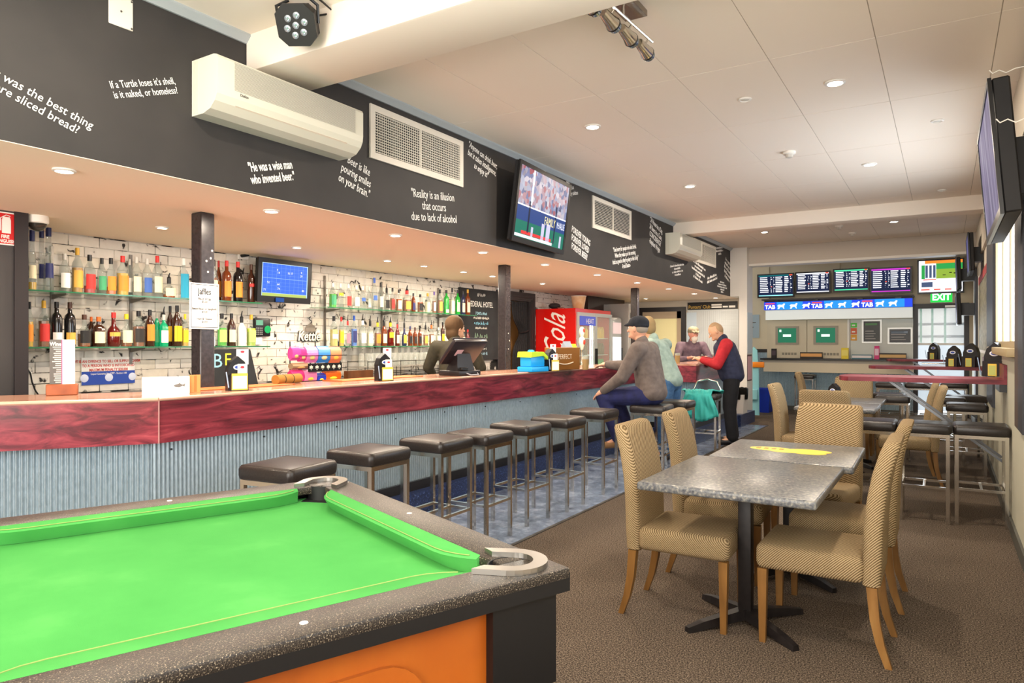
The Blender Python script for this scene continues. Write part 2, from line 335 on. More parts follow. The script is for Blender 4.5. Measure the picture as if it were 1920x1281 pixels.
# ================================================================== the bar
redm = noisemat('red_marbled_laminate', [(.28, '#2c1018'), (.42, '#5a1d28'), (.54, '#7d2c38'), (.68, '#9a3f48'), (.84, '#c87a78')], 7, 9, .28, .9, (1, .28, 2.2), coat=.25, nrough=.62)
topm = noisemat('bar_top_sheen_tan', [(.35, '#a8745e'), (.55, '#c4937a'), (.75, '#d4ab92')], 5, 7, .2, .6, (1, .4, 1), coat=.4)  # lamp reflections put into the colour; lightened further for bounce onto the soffit
def offs(pl, d):
    """offset an open polyline to its left by d"""
    out = []; n = len(pl); seg = []
    for i in range(n - 1):
        a, c = Vector(pl[i]), Vector(pl[i + 1]); t = (c - a).normalized(); nn = Vector((-t.y, t.x)) * d; seg.append((a + nn, t))
    out.append(seg[0][0])
    for i in range(1, n - 1):
        (p, r), (q, s) = seg[i - 1], seg[i]; den = r.x * s.y - r.y * s.x
        out.append(p + r * (((q - p).x * s.y - (q - p).y * s.x) / den) if abs(den) > 1e-6 else q)
    a = Vector(pl[-1]); out.append(a + Vector((-seg[-1][1].y, seg[-1][1].x)) * d); return [tuple(p) for p in out]
BAR = [(-4.62, .655), (-3.57, 2.15), (-3.5, 9.3), (-2.86, 9.3), (-2.86, 11.7)]
inner = offs(BAR, .5); fin = offs(BAR, .03)
t = thing('bar_counter_top', 'long red marbled bar top with deep fascia running the length of the room', 'bar top', (-3.7, 5, .86))
for k in range(4):
    (a, c) = BAR[k], BAR[k + 1]; (d, e) = inner[k], inner[k + 1]
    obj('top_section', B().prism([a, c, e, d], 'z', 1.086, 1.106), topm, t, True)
    (f, g) = fin[k], fin[k + 1]
    obj('fascia', B().prism([a, c, g, f], 'z', .86, 1.0855), redm, t, True)
tr = M('bar_edge', '#c99d86', .3)
for k in (0, 1): obj('edge_lip', B().tube([(*BAR[k], 1.097), (*BAR[k + 1], 1.097)], .010, 8), tr, t, True)
obj('joint_strip', B().box(-3.568, -3.562, 2.148, 2.152, .86, 1.09), M('joint_pale', '#b98a86', .5), t, True)
t = thing('corrugated_bar', 'bar front of galvanised corrugated sheet above a dark kick strip and blue speckled plinth', 'bar', (-3.7, 5, 0))
galv = noisemat('galvanised_sheet', [(.3, '#96a8b2'), (.5, '#a0b2bc'), (.7, '#aabcc6')], 60, 4, .34, .2, (1, 1, .5), metal=.55)
cor = offs(BAR, .13)
def corrugate(a, c, z0, z1, amp=.0058, per=.0252, ns=8):
    a, c = Vector(a), Vector(c); L = (c - a).length; tt = (c - a) / L; nn = Vector((-tt.y, tt.x)); n = max(2, int(L / per * ns)); vs = []; fs = []
    for i in range(n + 1):
        s_ = L * i / n; p = a + tt * s_ + nn * (amp * math.sin(2 * PI * s_ / per)); vs += [(p.x, p.y, z0), (p.x, p.y, z1)]
    for i in range(n): fs.append((2 * i, 2 * i + 2, 2 * i + 3, 2 * i + 1))
    return B().add(vs, fs, True)
def splitseg(a, c, n): return [((a[0] + (c[0] - a[0]) * i / n, a[1] + (c[1] - a[1]) * i / n), (a[0] + (c[0] - a[0]) * (i + 1) / n, a[1] + (c[1] - a[1]) * (i + 1) / n)) for i in range(n)]
for k, n in ((0, 2), (1, 8), (2, 1), (3, 3)):
    for a, c in splitseg(cor[k], cor[k + 1], n): obj('corrugated_sheet', corrugate(a, c, .26, .87), galv, t, True, 85)
kick = offs(BAR, .10); kin = offs(BAR, .16); pl0 = offs(BAR, .035)
bluesp = noisemat('blue_speckle', [(.3, '#10162c'), (.55, '#26345c'), (.66, '#3c5080'), (.74, '#9fb4d8')], 90, 4, .35)
for k in range(4):
    obj('kick_strip', B().prism([kick[k], kick[k + 1], kin[k + 1], kin[k]], 'z', .20, .275), M('kick_black', '#171517', .45), t, True)
    obj('plinth', B().prism([pl0[k], pl0[k + 1], kin[k + 1], kin[k]], 'z', 0, .2), bluesp, t, True)
bolt = M('roof_screw', '#2b2b2b', .5)
for y in [2.3 + .62 * i for i in range(12)]:
    obj('screw', B().ball((-3.51 + .07 * (9.3 - y) / 7.15 * -1 - .114, y, .80), .006, seg=8), bolt, t, True)
# back bar bench under the brick wall
t = thing('back_bench', 'dark red work bench along the brick wall behind the bar', 'bench', (-5.45, 5.3, 0))
obj('bench_top', B().rbox(XW + .005, -5.2, 2.2, 8.6, .96, 1.0, .006), M('bench_grey', '#6d675f', .4), t, True)
obj('bench_front', B().box(-5.26, -5.22, 2.2, 8.6, .05, .96), M('bench_red', '#571f24', .45), t, True)
# ================================================================== bar stools
leather = noisemat('black_leather', [(.3, '#1d1917'), (.7, '#2b2522')], 120, 3, .34, bump=.15)
def make_stool():
    s = thing('bar_stool', '', 'stool')
    st = B(); secs = []
    for z, f in ((.690, .94), (.697, .985), (.715, 1.0), (.745, 1.0), (.757, .975), (.763, .92), (.766, .80), (.768, .5)):
        h = .185 * f; r = .03; pts = []
        for cx, cy, a0 in ((1, 1, 0), (-1, 1, PI / 2), (-1, -1, PI), (1, -1, 1.5 * PI)):
            for q in range(4): a = a0 + q * PI / 6; pts.append((cx * (h - r) + r * math.cos(a), cy * (h - r) + r * math.sin(a), z))
        secs.append(pts)
    se = obj('seat', st.loft(secs), leather, s)
    obj('seat_piping', B().tube([(.165, .165, .7625), (-.165, .165, .7625), (-.165, -.165, .7625), (.165, -.165, .7625), (.165, .165, .7625)], .003, 6), leather, se)
    q = .158; w_ = .0125
    for x in (-q, q):
        for y in (-q, q): obj('leg', B().box(x - w_, x + w_, y - w_, y + w_, 0, .69), CHROME, s)
    f = B()
    for y in (-q, q): f.box(-q + w_, q - w_, y - w_, y + w_, .664, .689)
    for x in (-q, q): f.box(x - w_, x + w_, -q + w_, q - w_, .664, .689)
    obj('seat_frame', f, CHROME, s)
    for y in (-q, q): obj('foot_rail', B().box(-q + w_, q - w_, y - .009, y + .009, .265, .283), CHROME, s)
    for x in (-q, q): obj('foot_rail', B().box(x - .009, x + .009, -q + w_, q - w_, .265, .283), CHROME, s)
    obj('cross_rail', B().box(-.009, .009, -q, q, .266, .282), CHROME, s)
    return s
stool0 = make_stool(); used = [False]
def stool(x, y, rz, label, group):
    if not used[0]:
        used[0] = True; s = stool0; s.location = (x, y, 0); s.rotation_euler = (0, 0, rz); s['label'] = label; s['group'] = group; return s
    return dup(stool0, (x, y, 0), rz, label, group)
G = 'black padded bar stools along the bar'
for x, y, rz, lab in ((-2.955, 2.50, .12, 'black square bar stool at the bar right behind the pool table corner, nearest the camera'),
    (-2.94, 3.09, .03, 'black square bar stool second from the camera along the bar'),
    (-2.89, 3.68, .0, 'black square bar stool third from the camera, its seat touching the next one'),
    (-2.83, 4.10, .02, 'black square bar stool fourth along the bar, pushed against the third'),
    (-2.85, 4.70, -.03, 'black square bar stool fifth along the bar from the pool table'),
    (-2.81, 5.26, .02, 'black square bar stool sixth along the bar from the pool table'),
    (-2.83, 6.02, .02, 'black square bar stool just left of the seated man in the cap'),
    (-2.55, 6.80, .06, 'black bar stool that the man in the navy cap is sitting on'),
    (-2.52, 7.42, .0, 'black bar stool behind the seated man, beside the man in jeans'),
    (-2.58, 8.74, .1, 'chrome bar stool at the bar with a teal jacket hung over it')): stool(x, y, rz, lab, G)
G = 'black padded stools around the wall tables'
for x, y, rz, lab in ((-.515, 6.46, 0, 'black stool in front of the nearest wall table, leftmost of the three'),
    (-.14, 6.46, 0, 'black stool in front of the nearest wall table, middle of the three'),
    (.235, 6.52, 0, 'black stool in front of the nearest wall table, tight against the right wall'),
    (-.53, 9.47, 0, 'black stool left of the second wall table, beyond the grey dining table'),
    (-.60, 9.90, 0, 'black stool at the left end of the second wall table, further back'),
    (.19, 8.66, 0, 'black stool between the first and second wall tables, in the open'),
    (.02, 9.55, 0, 'black stool under the front of the second wall table'),
    (.22, 9.95, .2, 'black stool against the right wall beside the second wall table'),
    (-.75, 12.5, 0, 'black stool far back near the archway, left of centre'),
    (-.35, 12.6, 0, 'black stool far back near the archway, in the middle'),
    (.12, 12.9, 0, 'black stool far back near the archway, close to the right wall'),
    (-2.35, 14.75, 0, 'black stool at the betting counter, left one'),
    (-1.45, 14.75, 0, 'black stool at the betting counter, right one')): stool(x, y, rz, lab, G)
# ================================================================== dining chairs
woven = wovenmat('tan_woven_fabric', '#b39c78', '#665338'); oak = noisemat('honey_oak', [(.3, '#6a4820'), (.6, '#8a6232'), (.8, '#a07a46')], 12, 5, .4, .3, (1, 1, .15))
def make_chair():
    s = thing('dining_chair', '', 'chair')
    obj('seat', B().rbox(-.225, .225, -.19, .265, .345, .462, .032, 3), woven, s)
    secs = []
    for z, y, hw, th in ((.335, -.215, .205, .028), (.345, -.218, .222, .036), (.46, -.222, .225, .038), (.60, -.226, .224, .038), (.72, -.238, .222, .037), (.83, -.258, .219, .036), (.92, -.284, .214, .035), (.957, -.297, .208, .033), (.970, -.302, .195, .026), (.974, -.304, .17, .012)):
        r = min(th * .95, .03); pts = []
        for cx, cy, a0 in ((1, 1, 0), (-1, 1, PI / 2), (-1, -1, PI), (1, -1, 1.5 * PI)):
            for q in range(4): a = a0 + q * PI / 6; pts.append((cx * (hw - r) + r * math.cos(a), y + cy * (th - r) + r * math.sin(a), z))
        secs.append(pts)
    obj('backrest', B().loft(secs), woven, s)
    for sx in (-1, 1):
        lg = B().loft([[(sx * .195 + a * h, y + c * h, z) for a, c in ((1, 1), (-1, 1), (-1, -1), (1, -1))] for z, y, h in ((0, .235, .014), (.346, .235, .021))], False); obj('leg', lg, oak, s)
        lg = B().loft([[(sx * .195 + a * h, y + c * h, z) for a, c in ((1, 1), (-1, 1), (-1, -1), (1, -1))] for z, y, h in ((0, -.285, .014), (.1, -.252, .017), (.2, -.232, .019), (.34, -.22, .021))], False); obj('leg', lg, oak, s)
    return s
chair0 = make_chair(); cused = [False]
def chair(x, y, face, label, sx=1.0):
    """face: direction the sitter looks, degrees from +X"""
    rz = math.radians(face - 90); g = 'tan woven dining chairs'
    if not cused[0]: cused[0] = True; o = chair0; o.location = (x, y, 0); o.rotation_euler = (0, 0, rz); o['label'] = label; o['group'] = g
    else: o = dup(chair0, (x, y, 0), rz, label, g)
    return o
chair(-1.145, 3.56, 2, 'tan woven dining chair on the left of the near grey table, closest to camera')
chair(-1.165, 4.32, 4, 'tan woven dining chair on the left of the grey tables, behind the closest one')
chair(-.49, 3.58, 180, 'tan woven dining chair on the right of the near grey table, nearest to the camera')
chair(-.475, 4.30, 180, 'tan woven dining chair on the right side, tucked behind the nearest right chair')
chair(-.72, 4.98, 262, 'tan woven dining chair at the far end of the yellow-sticker table')
chair(-.91, 7.05, 88, 'tan woven dining chair seen from behind, at the near end of the second table group')
chair(-1.22, 7.62, 0, 'tan woven dining chair seen edge-on, on the left of the second table group')
chair(-1.50, 10.7, 5, 'tan woven dining chair far back, just in front of the betting counter stools')
chair(-.97, 9.35, 270, 'tan woven dining chair facing the camera beyond the second table group')
chair(-.31, 8.05, 182, 'tan woven dining chair right of the second table group, nearer one')
chair(-.38, 8.70, 180, 'tan woven dining chair on the right of the second table group, the farther one')
# ================================================================== grey pedestal tables
granite = noisemat('grey_granite_laminate', [(.3, '#3f4146'), (.45, '#5c5e62'), (.58, '#73736f'), (.72, '#a39d92')], 75, 6, .3, .2); castm = noisemat('cast_black', [(.3, '#141112'), (.7, '#231e1e')], 30, 3, .45)
def table(x, y, w_, l_, label, ang=.0, sticker=False):
    t = thing('pedestal_table', label, 'table', (x, y, 0), ang, 'grey pedestal dining tables')
    obj('tabletop', B().rbox(-w_ / 2, w_ / 2, -l_ / 2, l_ / 2, .702, .742, .012, 3), granite, t)
    obj('column', B().rbox(-.032, .032, -.032, .032, .03, .70, .006, 2), castm, t)
    obj('top_bracket', B().box(-.25, .25, -.03, .03, .685, .702).box(-.03, .03, -.25, .25, .684, .701), castm, t)
    for k in range(4):
        a = PI / 4 * (2 * k + 1) + .12; m = Matrix.Rotation(a, 4, 'Z')
        obj('foot', B().loft([[(.02, -.028, .025), (.02, .028, .025), (.02, .024, .075), (.02, -.024, .075)], [(.26, -.022, .008), (.26, .022, .008), (.26, .018, .045), (.26, -.018, .045)], [(.345, -.018, .0), (.345, .018, .0), (.345, .014, .026), (.345, -.014, .026)]], False, mat=m), castm, t)
    return t
table(-.845, 3.565, .79, .93, 'grey granite-look pedestal table nearest the camera')
t2 = table(-.80, 4.455, .77, .82, 'grey granite-look pedestal table with a yellow sticker, joined to the nearest one', .02)
yel = M('sticker_yellow', '#f2d64e', .35); st = B()
for k_, (cx, cy, rx, ry) in enumerate(((-.11, .05, .13, .075), (-.02, -.0, .10, .07), (.10, .055, .13, .07), (.11, -.02, .10, .06))):
    st.prism([(cx + rx * math.cos(a * PI / 12), cy + ry * math.sin(a * PI / 12)) for a in range(24)], 'z', .7421 + .0001 * k_, .7426 + .0003 * k_)
obj('sticker', st, yel, t2)['label'] = 'yellow scalloped sticker'
sd = B()
for k in range(4): sd.box(-.2 + k * .045, -.175 + k * .045, .03, .075, .7428, .7440)
obj('sticker_print', sd, M('sticker_brown', '#a8862e', .4), t2)
table(-.95, 7.98, .74, .80, 'grey pedestal table of the second group, nearer one')
table(-.95, 8.82, .74, .80, 'grey pedestal table of the second group, farther one')
# ================================================================== wall tables on the right
redt = noisemat('red_table_laminate', [(.3, '#4a1820'), (.5, '#742a34'), (.7, '#8f3c44')], 9, 8, .42, .8, (.3, 1, 1), spec=.3)
def high_table(y, x0, x1, label):
    t = thing('wall_table', label, 'table', (x1, y + .28, 0), 0, 'red marbled high tables fixed to the right wall')
    poly = [(x1, y), (x1, y + .56), (x0 + .1, y + .56)] + [(x0 + .1 - .1 * math.sin(a), y + .28 + .28 * math.cos(a)) for a in [k * PI / 10 for k in range(1, 10)]] + [(x0 + .1, y)]
    obj('tabletop', B().prism(poly, 'z', 1.062, 1.10), redt, t, True); obj('wall_upstand', B().box(x1 - .02, x1, y, y + .56, 1.10, 1.22), redt, t, True)
    obj('wall_block', B().box(x1 - .05, x1, y + .02, y + .54, 1.0, 1.061), BLACK, t, True)
    for yy in (y + .12, y + .44):
        a, c = Vector((x0 + .42, yy, 1.06)), Vector((x1 - .01, yy, .42)); d = (c - a).normalized(); n = Vector((-d.z, 0, d.x)) * .010; h = Vector((0, .012, 0))
        obj('strut', B().loft([[a + n + h, a - n + h, a - n - h, a + n - h], [c + n + h, c - n + h, c - n - h, c + n - h]], False), M('grey_steel', '#6f7276', .4, .7), t, True)
    return t
high_table(6.80, -.83, XR - .019, 'red marbled wall table nearest the camera on the right wall')
high_table(10.05, -.86, XR - .019, 'red marbled wall table in the middle of the right wall')
high_table(14.3, -.92, XR - .13, 'red marbled wall table farthest away, beside the exit door')
# ================================================================== pool table
felt = noisemat('green_felt', [(.3, '#439046'), (.55, '#48964a'), (.75, '#529e51')], 4, 6, .95, .2, bump=.1, bscale=400, spec=.08)
speck = noisemat('speckled_rail', [(.45, '#1c1815'), (.55, '#352e28'), (.64, '#5f5547'), (.70, '#b0a48e')], 330, 3, .36, bump=.25)
blk = M('table_black', '#0b0b0d', .4); owood = noisemat('orange_wood', [(.3, '#7a3608'), (.55, '#9a4c10'), (.8, '#a85c18')], 3.5, 6, .38, .5, (1, 1, .5)); nick = M('brushed_nickel', '#a3a09a', .34, 1.0); pock = M('pocket_black', '#0a0a0b', .6)
PW, PL, PZ = 1.455, 2.55, .84
ANG = math.radians(68.575); corner = Vector((-.792, 1.545, 0))
# local frame: x across the table (end edge), y along its length; the far right corner in the photo is (+x,+y)
rzp = ANG - PI / 2; Rz = Matrix.Rotation(rzp, 3, 'Z'); cen = corner - Rz @ Vector((PW / 2, PL / 2, 0))
pt = thing('pool_table', 'green felt pool table with black speckled rails and orange wood sides', 'pool table', cen, rzp)
W2, L2 = PW / 2, PL / 2; RW = .135; iw, il = W2 - RW, L2 - RW
obj('bed_cloth', B().box(-iw - .06, iw + .06, -il - .06, il + .06, .765, .787), felt, pt)
def strip(x0, x1, y0, y1): return B().rbox(x0, x1, y0, y1, PZ - .03, PZ, .006, 2)
obj('side_rail', strip(W2 - RW + .01, W2, -L2, L2), speck, pt); obj('side_rail', strip(-W2, -W2 + RW - .01, -L2, L2), speck, pt)
obj('end_rail', strip(-iw + .01 - .02, iw + .01, L2 - RW + .01, L2 - .0005), speck, pt); obj('end_rail', strip(-iw - .01, iw + .01, -L2, -L2 + RW - .01), speck, pt)
def cushion(a, c, n):
    """cushion with nose towards the bed; a->c along the rail, n = inward normal"""
    a, c, n = Vector(a), Vector(c), Vector(n); tt = (c - a).normalized(); up = Vector((0, 0, 1)); secs = []; L = (c - a).length
    for s_ in [0, .02, .05, .09, .13, L - .13, L - .09, L - .05, L - .02, L]:
        e = min(s_, L - s_); k = max(0, 1 - e / .13); back = .055 * k * k; p = a + tt * s_
        secs.append([p - n * .012 + up * (PZ - .001), p + n * (.045 - back) + up * (PZ - .003), p + n * (.056 - back) + up * (PZ - .010), p + n * (.052 - back) + up * (PZ - .017), p + n * (.028 - back * .6) + up * .788, p - n * .012 + up * .788])
    return B().loft(secs, True)
pk = .085
seam = M('felt_seam', '#7f9450', .9)
def cush(a, c, n):
    o = obj('cushion', cushion(a, c, n), felt, pt); a, c, n = Vector(a), Vector(c), Vector(n); tt = (c - a).normalized(); L = (c - a).length; ps = []
    for s_ in [.02, .05, .09, .13, L - .13, L - .09, L - .05, L - .02]:
        e = min(s_, L - s_); k = max(0, 1 - e / .13); ps.append(a + tt * s_ + n * (.0475 - .055 * k * k) + Vector((0, 0, PZ - .0028)))
    obj('seam', B().tube(ps, .0016, 6), seam, o)
cush((iw, L2 - RW - pk, 0), (iw, .07, 0), (-1, 0, 0)); cush((iw, -.07, 0), (iw, -L2 + RW + pk, 0), (-1, 0, 0))
cush((-iw, .07, 0), (-iw, L2 - RW - pk, 0), (1, 0, 0)); cush((-iw, -L2 + RW + pk, 0), (-iw, -.07, 0), (1, 0, 0))
cush((-iw + pk, il, 0), (iw - pk, il, 0), (0, -1, 0)); cush((iw - pk, -il, 0), (-iw + pk, -il, 0), (0, 1, 0))
for sx, sy in ((1, 1), (-1, 1), (1, -1), (-1, -1)):
    m = Matrix.Translation((sx * (iw + .03), sy * (il + .03), 0)) @ Matrix.Rotation(math.atan2(sy, sx), 4, 'Z')
    ri, ro = .055, .090; arc = [k * PI / 14 - PI / 2 for k in range(15)]
    outer = [(-.085, -ro * .96)] + [(ro * math.cos(a) * 1.02, ro * math.sin(a)) for a in arc] + [(-.085, ro * .96)]; inn = [(-.06, ri)] + [(ri * math.cos(a), ri * math.sin(a)) for a in arc[::-1]] + [(-.06, -ri)]
    obj('pocket_bracket', B().prism(outer + inn, 'z', PZ + .0005, PZ + .014, m), nick, pt)
    obj('pocket', B().lathe([(.062, .70), (.062, PZ + .001), (.058, PZ + .001), (.058, .71)], (0, 0, 0), 24, m), pock, pt)
    obj('pocket_mouth', B().prism([(-.09, -.055), (0, -.06), (.03, 0), (0, .06), (-.09, .055)], 'z', .7872, .7882, m), pock, pt)
    obj('corner_post', B().box(sx * (W2 - .022), sx * (W2 - .20), sy * (L2 - .028), sy * (L2 - .22), .555, .783), blk, pt)
    obj('leg', B().box(sx * (W2 - .09), sx * (W2 - .2), sy * (L2 - .09), sy * (L2 - .22), 0, .555), blk, pt)
for sx in (1, -1): obj('skirt', B().box(sx * (W2 - .03), sx * (W2 - .0006), -L2 + .001, L2 - .001, .782, PZ - .012), blk, pt)
for sy in (1, -1): obj('skirt', B().box(-W2 + .03, W2 - .03, sy * (L2 - .03), sy * (L2 - .0006), .782, PZ - .012), blk, pt)
for sx in (1, -1):
    sp_ = obj('side_panel', B().box(sx * (W2 - .05), sx * (W2 - .09), -L2 + .22, L2 - .22, .46, .783), owood, pt)
    n = 20; ring = [(-.62 + .14 * math.sin(-a), .60 + .10 * math.cos(a)) for a in [k * PI / n for k in range(n + 1)]] + [(.62 + .14 * math.sin(a), .60 - .10 * math.cos(a)) for a in [k * PI / n for k in range(n + 1)]]
    ys_, zs_ = .78, .60
    pill = [(-ys_ + .11 * math.cos(a), zs_ + .11 * math.sin(a)) for a in [PI / 2 + k * PI / 12 for k in range(13)]] + [(ys_ + .11 * math.cos(a), zs_ + .11 * math.sin(a)) for a in [-PI / 2 + k * PI / 12 for k in range(13)]]
    obj('oval_inset', B().prism(pill, 'x', sx * (W2 - .0505), sx * (W2 - .038)), owood, sp_)
for sy in (1, -1): obj('end_panel', B().box(-W2 + .24, W2 - .24, sy * (L2 - .07), sy * (L2 - .10), .46, .783), owood, pt)
dot = M('pearl_white', '#eee8dc', .3)
for p in ((0, L2 - .06), (-W2 + .06, .62), (W2 - .06, .62), (W2 - .06, -.62)): obj('sight_marker', B().lathe([(.009, PZ), (.008, PZ + .0012)], (p[0], p[1], 0), 12), dot, pt)
# ================================================================== lamps
lens = M('lamp_lens', '#ffffff', .3, emit='#fff2dc', es=26); ringm = M('lamp_ring', '#efece6', .3); offl = M('lens_off', '#d8d4cc', .25)
def downlight(x, y, z, label, power, on=True, group='ceiling downlights', r=.055):
    t = thing('downlight', label, 'downlight', (x, y, z), 0, group)
    obj('trim_ring', B().lathe([(r * .72, -.001), (r, -.001), (r, -.008), (r * .75, -.012), (r * .72, -.004)], (0, 0, 0), 24), ringm, t)
    obj('lens', B().lathe([(r * .73, -.002), (r * .6, -.007), (r * .2, -.010)], (0, 0, 0), 20), lens if on else offl, t)
    if on:
        l = bpy.data.lights.new('lamp', 'AREA'); l.shape = 'DISK'; l.size = .10; l.energy = power; l.color = LAMP
        o = bpy.data.objects.new('lamp', l); COL.objects.link(o); o.parent = t; o.location = (0, 0, -.02)
for i, y in enumerate((5.05, 7.54, 11.28)):
    w_ = ('nearest', 'second', 'farthest')[i]
    downlight(-2.39, y, ZC, 'lit downlight in the main ceiling, left row, %s from the camera' % w_, 16, r=.065)
    downlight(-.62, y, ZC, 'lit downlight in the main ceiling, right row, %s from the camera' % w_, 16 if i else 20, r=.065)
for x in (-2.39, -.62):  # out-of-view downlights added to light the pool table
    for y in (1.6, -.6): downlight(x, y, ZC, 'added unseen downlight above the pool table, %s row, %s one' % ('left' if x < -1 else 'right', 'nearer the beam' if y > 0 else 'nearer the front windows'), 15, r=.065)
for x, y, w_ in ((-1.206, 5.06, 'left of the brightest lamp'), (-.05, 6.34, 'near the large right-hand television'), (-.03, 9.25, 'just before the far ceiling beam')):
    downlight(x, y, ZC, 'unlit recessed fitting in the ceiling, ' + w_, 0, False, 'unlit ceiling fittings', .045)
names = ['first', 'second', 'third', 'fourth', 'fifth', 'sixth', 'seventh', 'eighth', 'ninth', 'tenth']
for i, y in enumerate((1.72, 2.95, 4.13, 5.34, 6.52, 7.84, 9.16, 10.46, 11.76, 13.06)):
    downlight(-3.65, y, ZS, 'lit downlight in the bar soffit, front row, %s from the left' % names[i], 11 if y < 12.5 else 5, group='bar soffit downlights', r=.052)
for i, y in enumerate((2.95, 4.19, 5.36, 5.95, 6.69, 7.31, 8.6, 12.6)):
    downlight(-4.85, y, ZS, 'lit downlight in the bar soffit, row nearer the bottles, %s from the left' % names[i], 11 if y < 12 else 5, group='bar soffit downlights', r=.045)
for x, y in ((-2.3, 14.4), (-.8, 14.4)):
    downlight(x, y, 3.3, 'lit downlight over the betting counter behind the header, %s one' % ('left' if x < -1 else 'right'), 55)
# smoke detectors
for p, lab in (((1480, 285), 'white smoke detector in the middle of the main ceiling'), ((1598, 436), 'white smoke detector on the ceiling behind the far beam'), ((1573, 423), 'small white ceiling sensor behind the far beam')):
    q = at(*p, z=ZC); t = thing('smoke_detector', lab, 'detector', q)
    obj('base', B().lathe([(.055, 0), (.055, -.02), (.05, -.024)], n=20), WHITE, t); obj('dome', B().lathe([(.034, -.024), (.03, -.05), (.014, -.056)], n=16), M('detector_grey', '#c9c4bb', .4), t)
# track of four chrome spotlights at the top of the picture
t = thing('spotlight_bar', 'chrome bar of four spotlights hanging from the ceiling, top centre', 'spotlight', (-1.55, 3.05, ZC))
a = at(1092, -6, z=2.98); c = at(1214, 98, z=2.98)
obj('ceiling_plate', B().box(-.06, .06, -.12, .12, -.03, 0, Matrix.Translation((a + c) / 2 + Vector((.03, .05, ZC - 3.0 - (0))))), M('plate_steel', '#8f857c', .25, 1.0), t, True)
obj('track', B().tube([a + Vector((.02, .02, .06)), c + Vector((.02, .02, .06))], .008, 8), CHROME, t, True)
obj('stem', B().tube([(a + c) / 2 + Vector((.02, .02, .06)), (a + c) / 2 + Vector((.02, .02, ZC - 2.98))], .008, 8), CHROME, t, True)
dr = (c - a).normalized(); facem = noisemat('led_face', [(.4, '#d8d0bc'), (.6, '#f4efe2')], 220, 2, .3)
for k in range(4):
    p = a + (c - a) * (.08 + .285 * k) + Vector((0, 0, .0)); ax = (dr + Vector((0, 0, -.16))).normalized(); m = mats3(p, ax.cross(Vector((0, 0, 1))).normalized().cross(ax), ax.cross(Vector((0, 0, 1))).normalized())
    m = Matrix.Translation(p) @ ax.to_track_quat('Z', 'Y').to_matrix().to_4x4() @ Matrix.Scale(1.0, 4)
    sp = obj('spot_head', B().lathe([(.022, -.07), (.024, -.065), (.03, .0), (.038, .045), (.034, .046)], n=20, mat=m), CHROME, t, True)
    obj('spot_collar', B().lathe([(.038, .042), (.038, .052), (.03, .053)], n=20, mat=m), BLACK, sp, True)
    obj('spot_cup', B().lathe([(.030, .05), (.031, .078), (.027, .079)], n=20, mat=m), M('cup_glass', '#9fb0c0', .1, .9), sp, True)
    obj('spot_face', B().lathe([(.026, .0791), (.0255, .081)], n=20, mat=m), facem, sp, True)
    obj('bracket', B().tube([p + Vector((0, 0, .02)), p + Vector((.02, .02, .06))], .006, 6), CHROME, t, True)
# stage par can hanging in front of the near beam
p = at(556, 47, y=2.38)
t = thing('stage_light', 'black stage par light with seven lenses hanging before the near ceiling beam', 'stage light', (p.x, p.y, ZC))
f = Vector((.42, -.72, -.56)).normalized(); m = Matrix.Translation(p) @ f.to_track_quat('Z', 'Y').to_matrix().to_4x4()
def octo(r, c_): return [(r * s1, r * c_ * s2) if k % 2 == 0 else (r * c_ * s1, r * s2) for s1, s2, k in ((1, 1, 0), (1, 1, 1), (-1, 1, 1), (-1, 1, 0), (-1, -1, 0), (-1, -1, 1), (1, -1, 1), (1, -1, 0))]
hs = B(); hs.prism(octo(.098, .55), 'z', -.012, .010, m); hs.prism(octo(.088, .6), 'z', -.085, -.012, m); hs.prism(octo(.06, .6), 'z', -.11, -.085, m)
obj('housing', hs, M('par_black', '#1b191a', .42), t, True)
lm = M('par_lens', '#b9c4cc', .12, .7)
for k in range(7):
    q = (0, 0) if k == 6 else (.047 * math.cos(k * PI / 3 + .3), .047 * math.sin(k * PI / 3 + .3))
    obj('lens', B().lathe([(.0175, .0095), (.0165, .015), (.009, .018), (.004, .012)], (q[0], q[1], 0), 16, m), lm, t, True)
obj('yoke', B().tube([m @ Vector((.1, 0, -.04)), m @ Vector((.105, .08, -.06)), Vector((p.x + .06, p.y, ZC))], .008, 6).tube([m @ Vector((-.1, 0, -.04)), m @ Vector((-.105, .08, -.06)), Vector((p.x - .06, p.y, ZC))], .008, 6), BLACK, t, True)
obj('cable', B().tube([m @ Vector((.04, .02, -.11)), m @ Vector((.16, .03, -.16)), p + Vector((.10, .05, .13)), Vector((p.x + .1, p.y + .05, ZC))], .006, 6), BLACK, t, True)
